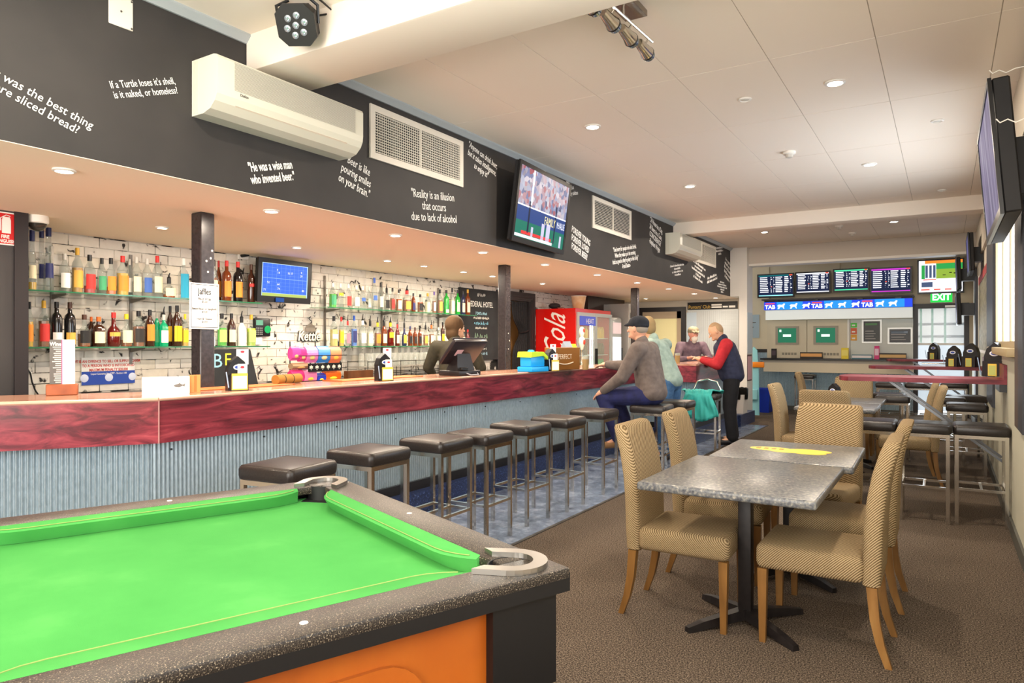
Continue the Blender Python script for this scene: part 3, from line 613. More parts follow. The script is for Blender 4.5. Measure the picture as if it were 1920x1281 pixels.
# ================================================================== bulkhead fittings
acm = M('ac_cream', '#d3d0c0', .35); acd = M('ac_gap', '#4a4640', .6)
def aircon(y0, y1, z0, z1, dep, label):
    t = thing('air_conditioner', label, 'air conditioner', (XB, (y0 + y1) / 2, z0), 0, 'wall air conditioners on the black bulkhead')
    h = z1 - z0; X = lambda a: XB + .001 + dep * a; Z = lambda a: z0 + h * a
    pr = [(X(0), Z(0)), (X(.45), Z(.0)), (X(.72), Z(.06)), (X(.9), Z(.18)), (X(.98), Z(.30)), (X(1), Z(.42)), (X(1), Z(.93)), (X(.96), Z(.98)), (X(.86), Z(1)), (X(0), Z(1))]
    obj('casing', B().prism(pr, 'y', y0, y1), acm, t, True)
    g = B()
    for k in range(22): zz = Z(.44) + h * .5 * k / 22; g.box(X(1), X(1) + .004, y0 + .10, y1 - .07, zz, zz + h * .5 / 22 * .5)
    obj('intake_grille', g, M('ac_grille', '#c9c6b8', .5), t, True)
    obj('grille_back', B().box(X(1), X(1) + .0012, y0 + .10, y1 - .07, Z(.44), Z(.94)), M('ac_grille_dark', '#9a978a', .6), t, True)
    n = Vector((h * .12, 0, -dep * .18)).normalized()
    a, c = Vector((X(.915), 0, Z(.2))), Vector((X(.5), 0, Z(.012)))
    for s0, s1, mm in ((.0, .52, M('ac_flap', '#dcd2c0', .4)), (.56, .74, M('ac_flap', '#dcd2c0', .4))):
        p0 = a.lerp(c, s0); p1 = a.lerp(c, s1); q = n * .004
        obj('louvre', B().add([(p0.x, y0 + .12, p0.z), (p1.x, y0 + .12, p1.z), (p1.x, y1 - .12, p1.z), (p0.x, y1 - .12, p0.z)] + [(p0.x + q.x, y0 + .12, p0.z + q.z), (p1.x + q.x, y0 + .12, p1.z + q.z), (p1.x + q.x, y1 - .12, p1.z + q.z), (p0.x + q.x, y1 - .12, p0.z + q.z)], [(0, 1, 2, 3), (4, 7, 6, 5), (0, 4, 5, 1), (1, 5, 6, 2), (2, 6, 7, 3), (3, 7, 4, 0)]), mm, t, True)
    p0, p1 = a.lerp(c, .52), a.lerp(c, .56); q = n * .003
    obj('outlet_gap', B().quad((p0.x + q.x, y0 + .11, p0.z + q.z), (p1.x + q.x, y0 + .11, p1.z + q.z), (p1.x + q.x, y1 - .11, p1.z + q.z), (p0.x + q.x, y1 - .11, p0.z + q.z)), acd, t, True)
    e = B()
    for k in range(6): e.box(X(.03 + .04 * k), X(.045 + .04 * k), y0 - .0015, y0 + .001, Z(.03), Z(.97))
    obj('side_ribs', e, M('ac_rib', '#c9c5b4', .5), t, True); return t
ac = aircon(2.20, 3.24, 2.585, 2.875, .215, 'large cream wall air conditioner on the bulkhead beside the near ceiling beam')
text('maker_mark', 'Daikin', mats3((XB + .2165, 2.36, 2.697), (0, 1, 0), (0, 0, 1)), .02, acd, ac)
aircon(9.46, 10.5, 2.645, 2.945, .215, 'smaller-looking cream air conditioner far along the bulkhead under the second beam')
ventm = M('vent_white', '#dcd6ca', .45); vback = M('vent_dark', '#15161a', .8)
def vent(y0, y1, z0, z1, label, egg):
    t = thing('air_vent', label, 'vent', (XB, (y0 + y1) / 2, z0), 0, 'air vents on the black bulkhead')
    fr = B(); w_ = .045
    for a in ((y0, y1, z0, z0 + w_), (y0, y1, z1 - w_, z1), (y0, y0 + w_, z0 + w_, z1 - w_), (y1 - w_, y1, z0 + w_, z1 - w_)): fr.box(XB, XB + .014, *a)
    obj('frame', fr, ventm, t, True); obj('duct', B().box(XB, XB + .0015, y0 + w_, y1 - w_, z0 + w_, z1 - w_), vback, t, True)
    n = 15
    for k in range(n): zz = z0 + w_ + (z1 - z0 - 2 * w_) * (k + .5) / n; obj('slat', B().box(XB + .002, XB + .012, y0 + w_, y1 - w_, zz - .0022, zz + .0022), ventm, t, True)
    obj('centre_bar', B().box(XB + .002, XB + .015, (y0 + y1) / 2 - .006, (y0 + y1) / 2 + .006, z0 + w_, z1 - w_), ventm, t, True)
    if egg:
        g = B(); m_ = 44
        for k in range(m_): yy = y0 + w_ + (y1 - y0 - 2 * w_) * (k + .5) / m_; g.box(XB + .002, XB + .009, yy - .0011, yy + .0011, z0 + w_, z1 - w_)
        o = obj('cross_slats', g, ventm, t, True); o['kind'] = 'stuff'
vent(3.52, 4.60, 2.668, 3.04, 'large white egg-crate air vent right of the big air conditioner', True)
vent(7.06, 8.18, 2.683, 3.046, 'white louvred air vent right of the bulkhead television', False)
vent(10.62, 11.97, 2.68, 3.04, 'white louvred air vent half hidden by the far air conditioner', True)
t = thing('blanking_plate', 'small white blanking plate screwed high on the black bulkhead', 'plate', at(226, 22, x=XB))
p = at(226, 22, x=XB); obj('plate', B().rbox(XB, XB + .006, p.y - .058, p.y + .058, p.z - .075, p.z + .075, .003, 1), ventm, t, True)
for dy, dz in ((0, 0), (.05, -.065), (.05, .065)): obj('screw', B().ball((XB + .0065, p.y + dy, p.z + dz), .005, seg=8), acd, t, True)
# ================================================================== televisions
tvblack = M('tv_black', '#0c0b0d', .35); scr0 = M('screen_dark', '#06070c', .08)
def emi(name, col, s=1.0): return M('px_' + name, '#000000', .4, emit=col, es=s, spec=.1)
def tv(label, c, w_, h, rz, tilt=0, bez=.035, dep=.05, group=None, yaw=0, name='television'):
    t = thing(name, label, 'television' if name == 'television' else 'screen', c, rz, group); m = Matrix.Rotation(yaw, 4, 'Z') @ Matrix.Rotation(tilt, 4, 'Y'); t_ = dict(t=t, m=m, w=w_ - 2 * bez, h=h - 2 * bez)
    fr = B()
    for a in ((-w_ / 2, w_ / 2, -h / 2, -h / 2 + bez * 1.3), (-w_ / 2, w_ / 2, h / 2 - bez, h / 2), (-w_ / 2, -w_ / 2 + bez, -h / 2 + bez * 1.3, h / 2 - bez), (w_ / 2 - bez, w_ / 2, -h / 2 + bez * 1.3, h / 2 - bez)): fr.box(-.012, .006, *a, mat=m)
    obj('bezel', fr, tvblack, t); t_['scr'] = obj('screen', B().box(-.012, .0, -w_ / 2 + bez, w_ / 2 - bez, -h / 2 + bez * 1.3, h / 2 - bez, mat=m), scr0, t)
    obj('back_shell', B().rbox(-dep, -.012, -w_ / 2 + .004, w_ / 2 - .004, -h / 2 + .004, h / 2 - .004, .008, 1, mat=m), M('tv_shell', '#121113', .6), t); return t_
def paint(T, name, rects, mat, k=1):
    """flat picture on the screen: rectangles in screen fractions (u0,u1,v0,v1)"""
    b_ = B(); w_, h = T['w'], T['h']; z = .0004 * k
    for u0, u1, v0, v1 in rects: b_.quad(*[(z, (u - .5) * w_, (v - .5) * h + .005) for u, v in ((u0, v0), (u1, v0), (u1, v1), (u0, v1))], mat=T['m'])
    o = obj(name, b_, mat, T['scr'])
    if len(rects) > 12: o['kind'] = 'stuff'
    return o
def stext(T, s, u, v, size, mat, k=4, **kw):
    me = textmesh(s, size, ext=0, **kw); F = T['m'] @ mats3((.0004 * k, (u - .5) * T['w'], (v - .5) * T['h'] + .005), (0, 1, 0), (0, 0, 1)); me.transform(F); me.materials.clear(); link('screen_text', me, mat, T['scr'])
def crowdmat():
    m = noisemat('px_crowd', [(0, '#30365e'), (.25, '#7c86b8'), (.45, '#c8cce0'), (.6, '#b04a5a'), (.75, '#e8e4f0'), (1, '#5a4a6a')], 22, 2, .4, kind='vor'); n = m.node_tree; p = n.nodes['Principled BSDF']
    l = p.inputs['Base Color'].links[0].from_socket; n.links.new(l, p.inputs['Emission Color']); p.inputs['Emission Strength'].default_value = .55; n.links.remove(p.inputs['Base Color'].links[0]); p.inputs['Base Color'].default_value = (0, 0, 0, 1); return m
W_ = emi('white', '#f2f4ff', 1.0)
T = tv('large television on the black bulkhead showing a football match', (-3.19, 5.67, 2.635), 1.14, .70, 0, .13, yaw=.08)
paint(T, 'picture', [(0, 1, .45, 1)], crowdmat()); paint(T, 'picture', [(0, 1, .25, .46)], emi('banner', '#3d5aa0', .5), 2); paint(T, 'picture', [(0, 1, 0, .25)], emi('field', '#2f8f78', .5), 2)
paint(T, 'picture', [(0, 1, .455, .475), (.24, .27, .5, 1), (.0, .75, .02, .06)], W_, 3); paint(T, 'picture', [(.22, .25, .1, .55), (.76, .785, .06, .62)], emi('post', '#2a3350', .5), 3)
paint(T, 'picture', [(.12, .72, .07, .115)], emi('ticker', '#d23a3a', .9), 3); stext(T, 'FAMILY', .66, .35, .11, emi('yellowtext', '#f0e0a0', 1), sx=.7); stext(T, 'McVALUE', .9, .35, .09, W_, sx=.5)
paint(T, 'picture', [(.5, .56, .06, .3), (.6, .68, .02, .32), (.3, .34, .04, .2), (.9, .94, .02, .2)], emi('players', '#c8c4e0', .8), 3)
obj('wall_bracket', B().box(-.16, -.05, -.2, .2, -.15, .15), tvblack, T['t']); obj('sensor', B().box(-.01, .01, -.03, .03, .352, .372), WHITE, T['t'])
# keno screen on the brick wall
T = tv('small black wall monitor with a blue keno grid on the brick wall', (-5.5, 4.61, 2.0), .65, .42, 0, .06, .045)
paint(T, 'picture', [(0, 1, 0, 1)], emi('keno_edge', '#b8d4e0', .9)); paint(T, 'picture', [(.02, .98, .12, .97)], emi('keno_blue', '#3a62d8', 1.1), 2); paint(T, 'picture', [(.02, .98, .02, .11)], emi('keno_green', '#b9c86a', .8), 2)
paint(T, 'picture', [(.02, .98, .545, .56)] + [(.02 + .096 * k, .023 + .096 * k, .12, .97) for k in range(1, 10)] + [(.02, .98, .12 + .106 * k, .123 + .106 * k) for k in range(1, 8)], emi('keno_line', '#7ea0f0', 1), 3)
for u, v, s in ((.32, .80, '4'), (.35, .72, '14'), (.6, .73, '16 17'), (.85, .78, '9'), (.85, .68, '29'), (.14, .42, '52'), (.35, .38, '64'), (.36, .25, '74'), (.9, .24, '80'), (.07, .2, '71')): stext(T, s, u, v, .03, W_)
obj('wall_arm', B().box(-.23, -.05, -.06, .06, -.06, .06), tvblack, T['t']); obj('sticker', B().box(.006, .0065, -.12, -.02, -.205, -.165), emi('sticker_blue', '#2a62b8', .5), T['t'])
# betting boards over the counter, facing the room
rows = [(.04, .30), (.36, .40), (.44, .48), (.5, .72), (.76, .9), (.93, .98)]
def board(label, px0, px1, py0, py1, hc, fc, n=9, roll=0):
    a, c = at(px0, py0, y=YT - .25), at(px1, py1, y=YT - .25); ce = ((a.x + c.x) / 2, YT - .25, (a.z + c.z) / 2)
    T = tv(label, ce, c.x - a.x, a.z - c.z, -PI / 2, .06, .028, group='betting screens above the counter'); paint(T, 'picture', [(0, 1, 0, 1)], emi('board_navy', '#1a2340', .8)); paint(T, 'picture', [(0, 1, .93, 1)], hc, 2); paint(T, 'picture', [(0, 1, 0, .05)], fc, 2)
    r = [(u0, u1 - .02 * random.random() * 3, .86 - .085 * k, .90 - .085 * k) for k in range(n) for u0, u1 in rows]; paint(T, 'screen_rows', r, W_, 3); paint(T, 'picture', [(.36, .40, .42, .46), (.9, .99, .94, .99)], emi('red', '#e04830', 1), 4)
    obj('mount', B().box(-.24, -.05, -.05, .05, -.06, .06), tvblack, T['t'])
cy = emi('cyan', '#8fe0ea', 1); gr = emi('green', '#4ad89a', 1); mg = emi('magenta', '#b832b8', 1)
board('leftmost betting screen with dense white columns above the betting counter', 1420, 1489, 515, 557, emi('teal', '#0f5a60', 1), cy)
board('second betting screen from the left, thick black frame', 1491, 1557, 511, 550, W_, W_)
board('third betting screen from the left with a green header band', 1562, 1630, 505, 546, gr, gr)
board('fourth betting screen from the left with magenta bands', 1631, 1710, 503, 549, mg, mg)
a, c = at(1720, 488, y=YT - .2), at(1808, 549, y=YT - .2)
T = tv('racing television above the exit sign with an orange header', ((a.x + c.x) / 2, YT - .2, (a.z + c.z) / 2), c.x - a.x, a.z - c.z, -PI / 2, .05, .026)
paint(T, 'picture', [(0, 1, 0, 1)], W_); paint(T, 'picture', [(.14, 1, .9, 1)], emi('orange', '#f07a2a', 1), 2); paint(T, 'picture', [(.4, 1, .42, .9)], emi('turf', '#8aa83a', .8), 2); paint(T, 'picture', [(.4, 1, .72, .9), (.06, .14, .42, .86)], emi('trees', '#2f9a4a', .8), 3)
paint(T, 'picture', [(.15, .21, .45, .85), (.24, .30, .45, .85), (.33, .39, .45, .85), (.06, .32, .16, .32)], emi('stat', '#4a5a78', .7), 3); paint(T, 'picture', [(.05, .25, .06, .10), (.35, .5, .06, .1), (.6, .75, .06, .1), (.1, .4, .38, .41)], emi('red', '#e04830', 1), 3); paint(T, 'picture', [(.7, .76, .58, .61), (.8, .86, .56, .59), (.55, .62, .52, .54)], emi('horses', '#3a3020', .4), 4)
obj('mount', B().box(-.2, -.05, -.05, .05, -.06, .06), tvblack, T['t'])
# right-wall televisions seen nearly edge-on
T = tv('large television on the right wall seen almost edge-on, showing violet blur', (.215, 4.95, 2.40), 1.32, .70, PI, .08, .03, .09)
vm = noisemat('px_violet', [(.3, '#2c2c50'), (.5, '#5f5880'), (.7, '#8f8ca0')], 3, 4, .7, 0, (1, 3, .6)); n_ = vm.node_tree; n_.links.new(n_.nodes['Principled BSDF'].inputs['Base Color'].links[0].from_socket, n_.nodes['Principled BSDF'].inputs['Emission Color']); n_.nodes['Principled BSDF'].inputs['Emission Strength'].default_value = .7; n_.links.remove(n_.nodes['Principled BSDF'].inputs['Base Color'].links[0]); n_.nodes['Principled BSDF'].inputs['Base Color'].default_value = (0, 0, 0, 1)
paint(T, 'picture', [(0, 1, 0, 1)], vm); obj('wall_bracket', B().box(-.215, -.09, -.12, .12, -.16, .16), M('bracket_grey', '#4a4a4c', .5, .5), T['t'])
for y, z, lab in ((11.6, 2.62, 'thin dark television high on the right wall, before the arch'), (13.75, 2.52, 'upper of two stacked televisions on the right wall past the arch'), (13.75, 1.95, 'lower of two stacked televisions on the right wall past the arch')):
    T = tv(lab, (.27 if y < 12 else .16, y, z), .95, .52, PI, .04, .025, .06); paint(T, 'picture', [(0, 1, 0, 1)], emi('dimblue', '#5a5a90', .5)); obj('wall_bracket', B().box(-.17 if y < 12 else -.28, -.06, -.1, .1, -.1, .1), tvblack, T['t'])
# white wire hooks on the right wall
for y, z, lab in ((4.6, 2.88, 'white wire hook high on the right wall near the ceiling'), (4.0, 2.45, 'white wire hook on the right wall in front of the television')):
    t = thing('wire_hook', lab, 'hook', (XR - .03, y, z)); obj('wire', B().tube([(XR - .03, y, z), (XR - .12, y, z - .005), (XR - .16, y, z - .02), (XR - .19, y, z), (XR - .22, y, z - .012), (XR - .235, y, z + .008)], .003, 6), WHITE, t, True)
    obj('wall_plate', B().box(XR - .036, XR - .03, y - .015, y + .015, z - .03, z + .03), WHITE, t, True)
# ================================================================== glass shelves and bottles
shelfg = M('shelf_glass', '#8fbf9f', .05, 0, alpha=.45, spec=.6); stdm = M('shelf_standard', '#7c766e', .4, .7)
SX0, SX1 = XW + .016, -5.46
def shelf(y0, y1, z, label, ups):
    t = thing('glass_shelf', label, 'shelf', (-5.6, (y0 + y1) / 2, z - .01), 0, 'glass bottle shelves on the brick wall')
    obj('glass_plate', B().box(SX0, SX1, y0, y1, z - .010, z), shelfg, t, True); obj('glass_edge', B().box(SX1, SX1 + .002, y0, y1, z - .010, z), M('glass_edge_green', '#2f6b4a', .1), t, True)
    for u in ups: obj('bracket', B().prism([(XW + .004, z - .011), (SX1 - .06, z - .011), (SX1 - .06, z - .02), (XW + .004, z - .05)], 'y', u - .006, u + .006), stdm, t, True)
UPL = [2.62, 3.22, 3.85]; UPR = [5.35, 6.25, 7.35]
ZU, ZL = 1.775, 1.368
shelf(2.18, 4.31, ZU, 'upper glass bottle shelf left of the keno screen', UPL); shelf(2.18, 4.40, ZL, 'lower glass bottle shelf left of the time clock', UPL)
shelf(5.12, 7.85, ZU, 'upper glass bottle shelf between the keno screen and the chalkboard', UPR); shelf(5.2, 7.85, ZL - .008, 'lower glass bottle shelf above the upturned glasses', UPR)
t = thing('shelf_uprights', 'slotted metal uprights holding the glass shelves on the brick wall', 'shelf upright', (XW, 5, 1.1))
for u in UPL + UPR: obj('upright', B().box(XW + .0005, XW + .014, u - .011, u + .011, 1.22, 2.13), stdm, t, True)
glassm = M('clear_glass', '#8a968e', .05, 0, alpha=.26, spec=.8)
BC = {'clear': None, 'amber': '#8f4610', 'dark amber': '#6e3010', 'gold': '#c08a2c', 'yellow': '#e0b020', 'red': '#c01a20', 'orange': '#d86a1c', 'green': '#1f9a32', 'bright green': '#4cc01e', 'emerald': '#0f9a6a', 'black': '#120e10', 'brown': '#3a1c10', 'blue': '#2a6ad0', 'turquoise': '#1a9cc0', 'white': '#f0ece4', 'navy': '#20264a', 'pale': '#e8e0c0', 'lime': '#b4cc4a', 'dark red': '#5a1210', 'pink': '#d86a80', 'pale yellow': '#d8c46a'}
LC = {'cream': '#e8dcb8', 'white': '#f0ede6', 'red': '#c8302c', 'gold': '#d8a848', 'navy': '#282e66', 'green': '#3f9a6a', 'orange': '#e08a2c', 'blue': '#3a62b0', 'black': '#1c1818', 'yellow': '#f0c020', 'turquoise': '#1a9cc0', 'pink': '#e0788a', 'lilac': '#c8c0d8', 'lime': '#b8d070', 'dark': '#2a2422', 'brown': '#5a3c28'}
KC = {'black': '#141214', 'gold': '#d0a030', 'red': '#d02824', 'silver': '#c8c4bc', 'navy': '#242a5c', 'white': '#f0eee8', 'cork': '#d0b894', 'blue': '#2a58c0', 'purple': '#5a3c9a', 'yellow': '#e8c020', 'brown': '#4a2a1a', 'orange': '#d86820', 'clear': '#e8e8e4'}
SHP = {  # (radius factor, height factor) profiles
 'std': [(.92, 0), (1, .02), (1, .58), (.9, .66), (.5, .76), (.36, .82), (.34, .90)],
 'sq': [(.95, 0), (1, .02), (1, .60), (.8, .68), (.4, .74), (.34, .90)],
 'cone': [(.95, 0), (1, .02), (1, .18), (.86, .40), (.6, .62), (.5, .88)],
 'bulb': [(.8, 0), (1, .06), (1, .40), (.8, .52), (.36, .62), (.32, .90)],
 'round': [(.7, 0), (1, .18), (.95, .42), (.6, .58), (.3, .64), (.28, .80)],
 'wine': [(.95, 0), (1, .02), (1, .62), (.85, .70), (.4, .76), (.36, .92)]}
ordn = ['first', 'second', 'third', 'fourth', 'fifth', 'sixth', 'seventh', 'eighth', 'ninth', 'tenth', 'eleventh', 'twelfth', 'thirteenth', 'fourteenth', 'fifteenth', 'sixteenth', 'seventeenth', 'eighteenth', 'nineteenth', 'twentieth', 'twenty-first', 'twenty-second', 'twenty-third']
TL = ('amber', 'gold', 'pale', 'pale yellow', 'lime', 'orange', 'bright green', 'blue', 'yellow')
def bottle(px, ytop, wpx, z, x, shape, col, lab, cap, place, level=.5, pour=False, band=(.12, .5)):
    p = at(px, ytop, x=x); h = p.z - z; d = -p.x * ST + p.y * CT; r = wpx * d / FPX / 2 * .94
    hb = h * (.80 if pour else 1.0)
    clear = col in ('clear',) or level < .5 or col in TL
    words = col
    art = '%s bottle, %s %s, %s label, %s' % (words, cap, 'pourer' if pour else 'cap', lab, place)
    t = thing('bottle', art, 'bottle', (x, p.y, z), 0, 'bottles on the bar shelves')
    prof = [(r * a, hb * c) for a, c in SHP[shape]]; nn = 12
    if shape == 'sq': nn = 8
    if clear:
        obj('glass_body', B().lathe(prof, n=nn), glassm, t)
        if col != 'clear':
            lv = hb * (level if level < .5 else .56); pr = [(r * .9, .004), (r * .93, min(lv, hb * .58))]
            obj('liquid', B().lathe(pr, n=nn), M('liquid_' + col.replace(' ', '_'), BC[col], .15, coat=.4), t)
    else: obj('glass_body', B().lathe(prof, n=nn), M('bottle_' + col.replace(' ', '_'), BC[col], .12, coat=.5), t)
    m = M('label_' + lab, LC[lab], .55); z0, z1 = hb * band[0], hb * band[1]
    if shape in ('cone',): z0, z1 = hb * .2, hb * .42
    rr = r * 1.012 if shape != 'cone' else r * .99
    vs = []; fs = []; k0 = 7
    for i in range(k0):
        a = -1.05 + 2.1 * i / (k0 - 1); f = 1 if shape != 'cone' else .9; vs += [(rr * math.cos(a), rr * math.sin(a), z0), (rr * math.cos(a) * f, rr * math.sin(a) * f, z1)]
    for i in range(k0 - 1): fs.append((2 * i, 2 * i + 2, 2 * i + 3, 2 * i + 1))
    obj('label', B().add(vs, fs, True), m, t)
    nr = r * SHP[shape][-1][0]; zc = hb * SHP[shape][-1][1]; km = M('cap_' + cap, KC[cap], .4)
    obj('cap', B().lathe([(nr * 1.12, zc - h * .06), (nr * 1.15, zc), (nr * 1.1, hb)], n=10), km, t)
    if pour: obj('pourer', B().lathe([(nr * 1.3, hb), (nr * .7, hb + h * .05)], n=10).tube([(0, 0, hb + h * .04), (0, 0, hb + h * .10), (0, nr * .5, h)], [nr * .55, nr * .45, nr * .28], 8), M('pourer_black', '#141214', .35), t)
    return t
def row(specs, z, place, x=-5.60):
    for i, s in enumerate(specs):
        px, yt, w_, shp, col, lab, cap = s[:7]; kw = s[7] if len(s) > 7 else {}
        kw = dict(kw); xx = kw.pop('x', x); bottle(px, yt, w_, z, xx, shp, col, lab, cap, '%s on %s' % (ordn[i], place), **kw)
pr = {'pour': True}
row([(60, 432, 16, 'cone', 'yellow', 'cream', 'navy', {'level': .14}), (78, 424, 15, 'cone', 'clear', 'navy', 'navy', {'x': -5.68}), (91, 421, 18, 'cone', 'clear', 'navy', 'navy'), (121, 476, 20, 'std', 'clear', 'white', 'silver'), (145, 465, 20, 'std', 'gold', 'gold', 'gold'),
     (168, 478, 21, 'std', 'red', 'red', 'black', {'level': .2}), (191, 484, 17, 'std', 'clear', 'green', 'black'), (208, 484, 19, 'sq', 'orange', 'orange', 'black', {'level': .22}), (230, 480, 22, 'std', 'yellow', 'orange', 'red'), (243, 486, 12, 'std', 'clear', 'white', 'silver', {'x': -5.68}),
     (256, 482, 18, 'std', 'clear', 'cream', 'silver'), (276, 485, 18, 'std', 'clear', 'blue', 'silver'), (295, 480, 19, 'std', 'clear', 'cream', 'red'), (317, 512, 24, 'round', 'amber', 'cream', 'black', {'pour': True, 'level': .2}), (344, 485, 20, 'sq', 'clear', 'turquoise', 'white', {'band': (.03, .62)})],
    ZU, 'upper shelf left of post')
row([(401, 487, 15, 'std', 'amber', 'cream', 'black'), (410, 489, 11, 'std', 'dark amber', 'orange', 'red', {'x': -5.69}), (425, 489, 18, 'wine', 'dark amber', 'orange', 'red'), (446, 491, 18, 'wine', 'black', 'orange', 'red'), (471, 496, 16, 'wine', 'brown', 'red', 'brown', {'band': (.42, .5)})], ZU, 'upper shelf beside post')
row([(56, 566, 12, 'std', 'yellow', 'orange', 'black'), (82, 564, 20, 'sq', 'amber', 'red', 'gold'), (106, 566, 20, 'wine', 'black', 'white', 'black', {'band': (.06, .32)}), (131, 567, 20, 'wine', 'black', 'gold', 'brown', {'band': (.06, .32)}), (158, 590, 24, 'bulb', 'amber', 'black', 'brown', {'level': .4}),
     (171, 594, 13, 'std', 'brown', 'brown', 'orange', {'x': -5.69}), (185, 594, 23, 'sq', 'brown', 'cream', 'orange'), (213, 586, 24, 'bulb', 'dark red', 'gold', 'red', {'band': (.3, .42)}), (237, 589, 22, 'bulb', 'amber', 'cream', 'yellow', {'level': .2}), (260, 583, 22, 'std', 'amber', 'dark', 'black'),
     (281, 581, 18, 'std', 'brown', 'orange', 'black', {'band': (.15, .6)}), (294, 587, 13, 'std', 'emerald', 'green', 'silver', {'x': -5.66}), (307, 575, 17, 'sq', 'emerald', 'white', 'silver', {'pour': True}), (319, 574, 14, 'std', 'brown', 'yellow', 'black', {'x': -5.69}), (332, 573, 19, 'std', 'brown', 'yellow', 'black'), (347, 589, 13, 'std', 'yellow', 'yellow', 'yellow')],
    ZL, 'lower shelf left of post')
row([(399, 622, 9, 'sq', 'white', 'white', 'white'), (416, 588, 19, 'sq', 'bright green', 'lime', 'black'), (434, 588, 17, 'std', 'brown', 'cream', 'black'), (453, 583, 18, 'std', 'white', 'white', 'black', pr), (471, 590, 18, 'bulb', 'lime', 'lime', 'gold')], ZL, 'lower shelf beside post')
row([(624, 531, 15, 'std', 'bright green', 'green', 'clear'), (638, 532, 13, 'std', 'clear', 'yellow', 'clear', {'band': (.5, .62)}), (653, 533, 13, 'std', 'clear', 'red', 'clear'), (668, 536, 13, 'std', 'clear', 'white', 'clear'), (680, 537, 12, 'std', 'clear', 'blue', 'clear', {'band': (.35, .5)}), (692, 538, 10, 'std', 'clear', 'white', 'clear', {'x': -5.68}), (702, 521, 12, 'std', 'clear', 'blue', 'blue', {'band': (.3, .45)}), (714, 530, 11, 'std', 'clear', 'cream', 'black'),
     (725, 532, 12, 'std', 'clear', 'black', 'black', pr), (736, 540, 10, 'std', 'amber', 'red', 'black'), (748, 543, 12, 'bulb', 'amber', 'cream', 'black'), (763, 535, 17, 'sq', 'amber', 'gold', 'red', pr), (775, 550, 9, 'std', 'dark amber', 'navy', 'black'), (788, 552, 12, 'bulb', 'amber', 'black', 'black'), (802, 550, 12, 'std', 'pale', 'cream', 'gold'), (814, 547, 8, 'std', 'amber', 'white', 'purple'), (825, 543, 11, 'std', 'amber', 'gold', 'black'), (837, 544, 11, 'wine', 'green', 'cream', 'black', {'band': (.06, .2)}), (848, 540, 10, 'std', 'pale', 'white', 'black'), (858, 544, 10, 'wine', 'green', 'cream', 'black'), (868, 546, 9, 'wine', 'navy', 'cream', 'black'), (877, 543, 10, 'wine', 'dark amber', 'cream', 'gold')],
    ZU, 'upper right-hand shelf')
row([(626, 593, 16, 'std', 'pale yellow', 'white', 'black', {'band': (.25, .4)}), (640, 594, 11, 'std', 'yellow', 'yellow', 'red'), (652, 590, 10, 'std', 'clear', 'pink', 'red', pr), (664, 592, 12, 'std', 'blue', 'navy', 'blue'), (680, 589, 14, 'std', 'clear', 'white', 'white', pr), (694, 592, 13, 'std', 'pale', 'white', 'black', pr), (708, 594, 13, 'std', 'amber', 'orange', 'yellow', pr), (720, 592, 12, 'std', 'dark amber', 'cream', 'black', pr), (732, 594, 14, 'sq', 'dark red', 'yellow', 'yellow', {'pour': True, 'band': (.35, .58)}), (745, 598, 9, 'std', 'dark red', 'cream', 'red', pr),
     (758, 597, 10, 'bulb', 'navy', 'gold', 'black', pr), (769, 612, 9, 'sq', 'dark amber', 'black', 'navy'), (778, 614, 9, 'sq', 'dark amber', 'dark', 'brown'), (787, 613, 8, 'sq', 'dark amber', 'black', 'black'), (798, 603, 10, 'std', 'amber', 'gold', 'black', pr), (809, 600, 10, 'std', 'amber', 'cream', 'orange', pr), (822, 614, 11, 'std', 'pale', 'lilac', 'silver'), (830, 604, 8, 'wine', 'brown', 'yellow', 'black'), (868, 616, 9, 'std', 'amber', 'cream', 'black'), (877, 618, 8, 'std', 'dark red', 'red', 'red')],
    ZL - .008, 'lower right-hand shelf')
# ================================================================== things on the brick wall
p = at(578, 624, x=XW)
t = thing('kettle_sign', 'small cut-out wall sign reading Kettle with a steaming pot, above the chip rack', 'sign', (XW + .004, p.y, p.z))
fr = mats3((XW + .012, p.y, p.z - .04), (0, 1, 0), (0, 0, 1)); text('lettering_shadow', 'Kettle', mats3((XW + .006, p.y, p.z - .043), (0, 1, 0), (0, 0, 1)), .145, M('sign_black', '#1a1818', .5), t, shear=.2, bold=.008, sx=.85, ext=.003); text('lettering', 'Kettle', fr, .145, M('sign_cream', '#efe8d4', .5), t, shear=.2, bold=.002, sx=.85, ext=.003)
obj('pot', B().lathe([(.06, 0), (.075, .03), (.06, .06), (.03, .075), (.012, .09)], n=20, mat=Matrix.Translation((XW + .012, p.y + .02, p.z + .01)) @ Matrix.Diagonal((.15, 1, 1, 1))), M('sign_grey', '#7d7468', .5), t, True)
obj('steam', B().tube([(XW + .01, p.y + .02 + .02 * math.sin(k * 1.1), p.z + .10 + .012 * k) for k in range(7)], .005, 6), M('sign_black', '#1a1818', .5), t, True)
p = at(489, 614, x=XW); t = thing('time_clock', 'black keypad time clock with green screen on the brick wall', 'time clock', (XW, p.y, p.z))
obj('case', B().rbox(XW, XW + .04, p.y - .10, p.y + .09, p.z - .09, p.z + .09, .012, 2), BLACK, t, True); obj('display', B().box(XW + .04, XW + .0412, p.y - .085, p.y - .005, p.z + .02, p.z + .07), emi('clock_lcd', '#8fd0a8', .6), t, True)
kb = B()
for i in range(4):
    for j in range(4): kb.box(XW + .04, XW + .0425, p.y - .085 + .02 * i, p.y - .072 + .02 * i, p.z - .075 + .02 * j, p.z - .063 + .02 * j)
o = obj('keypad', kb, M('key_grey', '#8a8a8a', .5), t, True); o['kind'] = 'stuff'
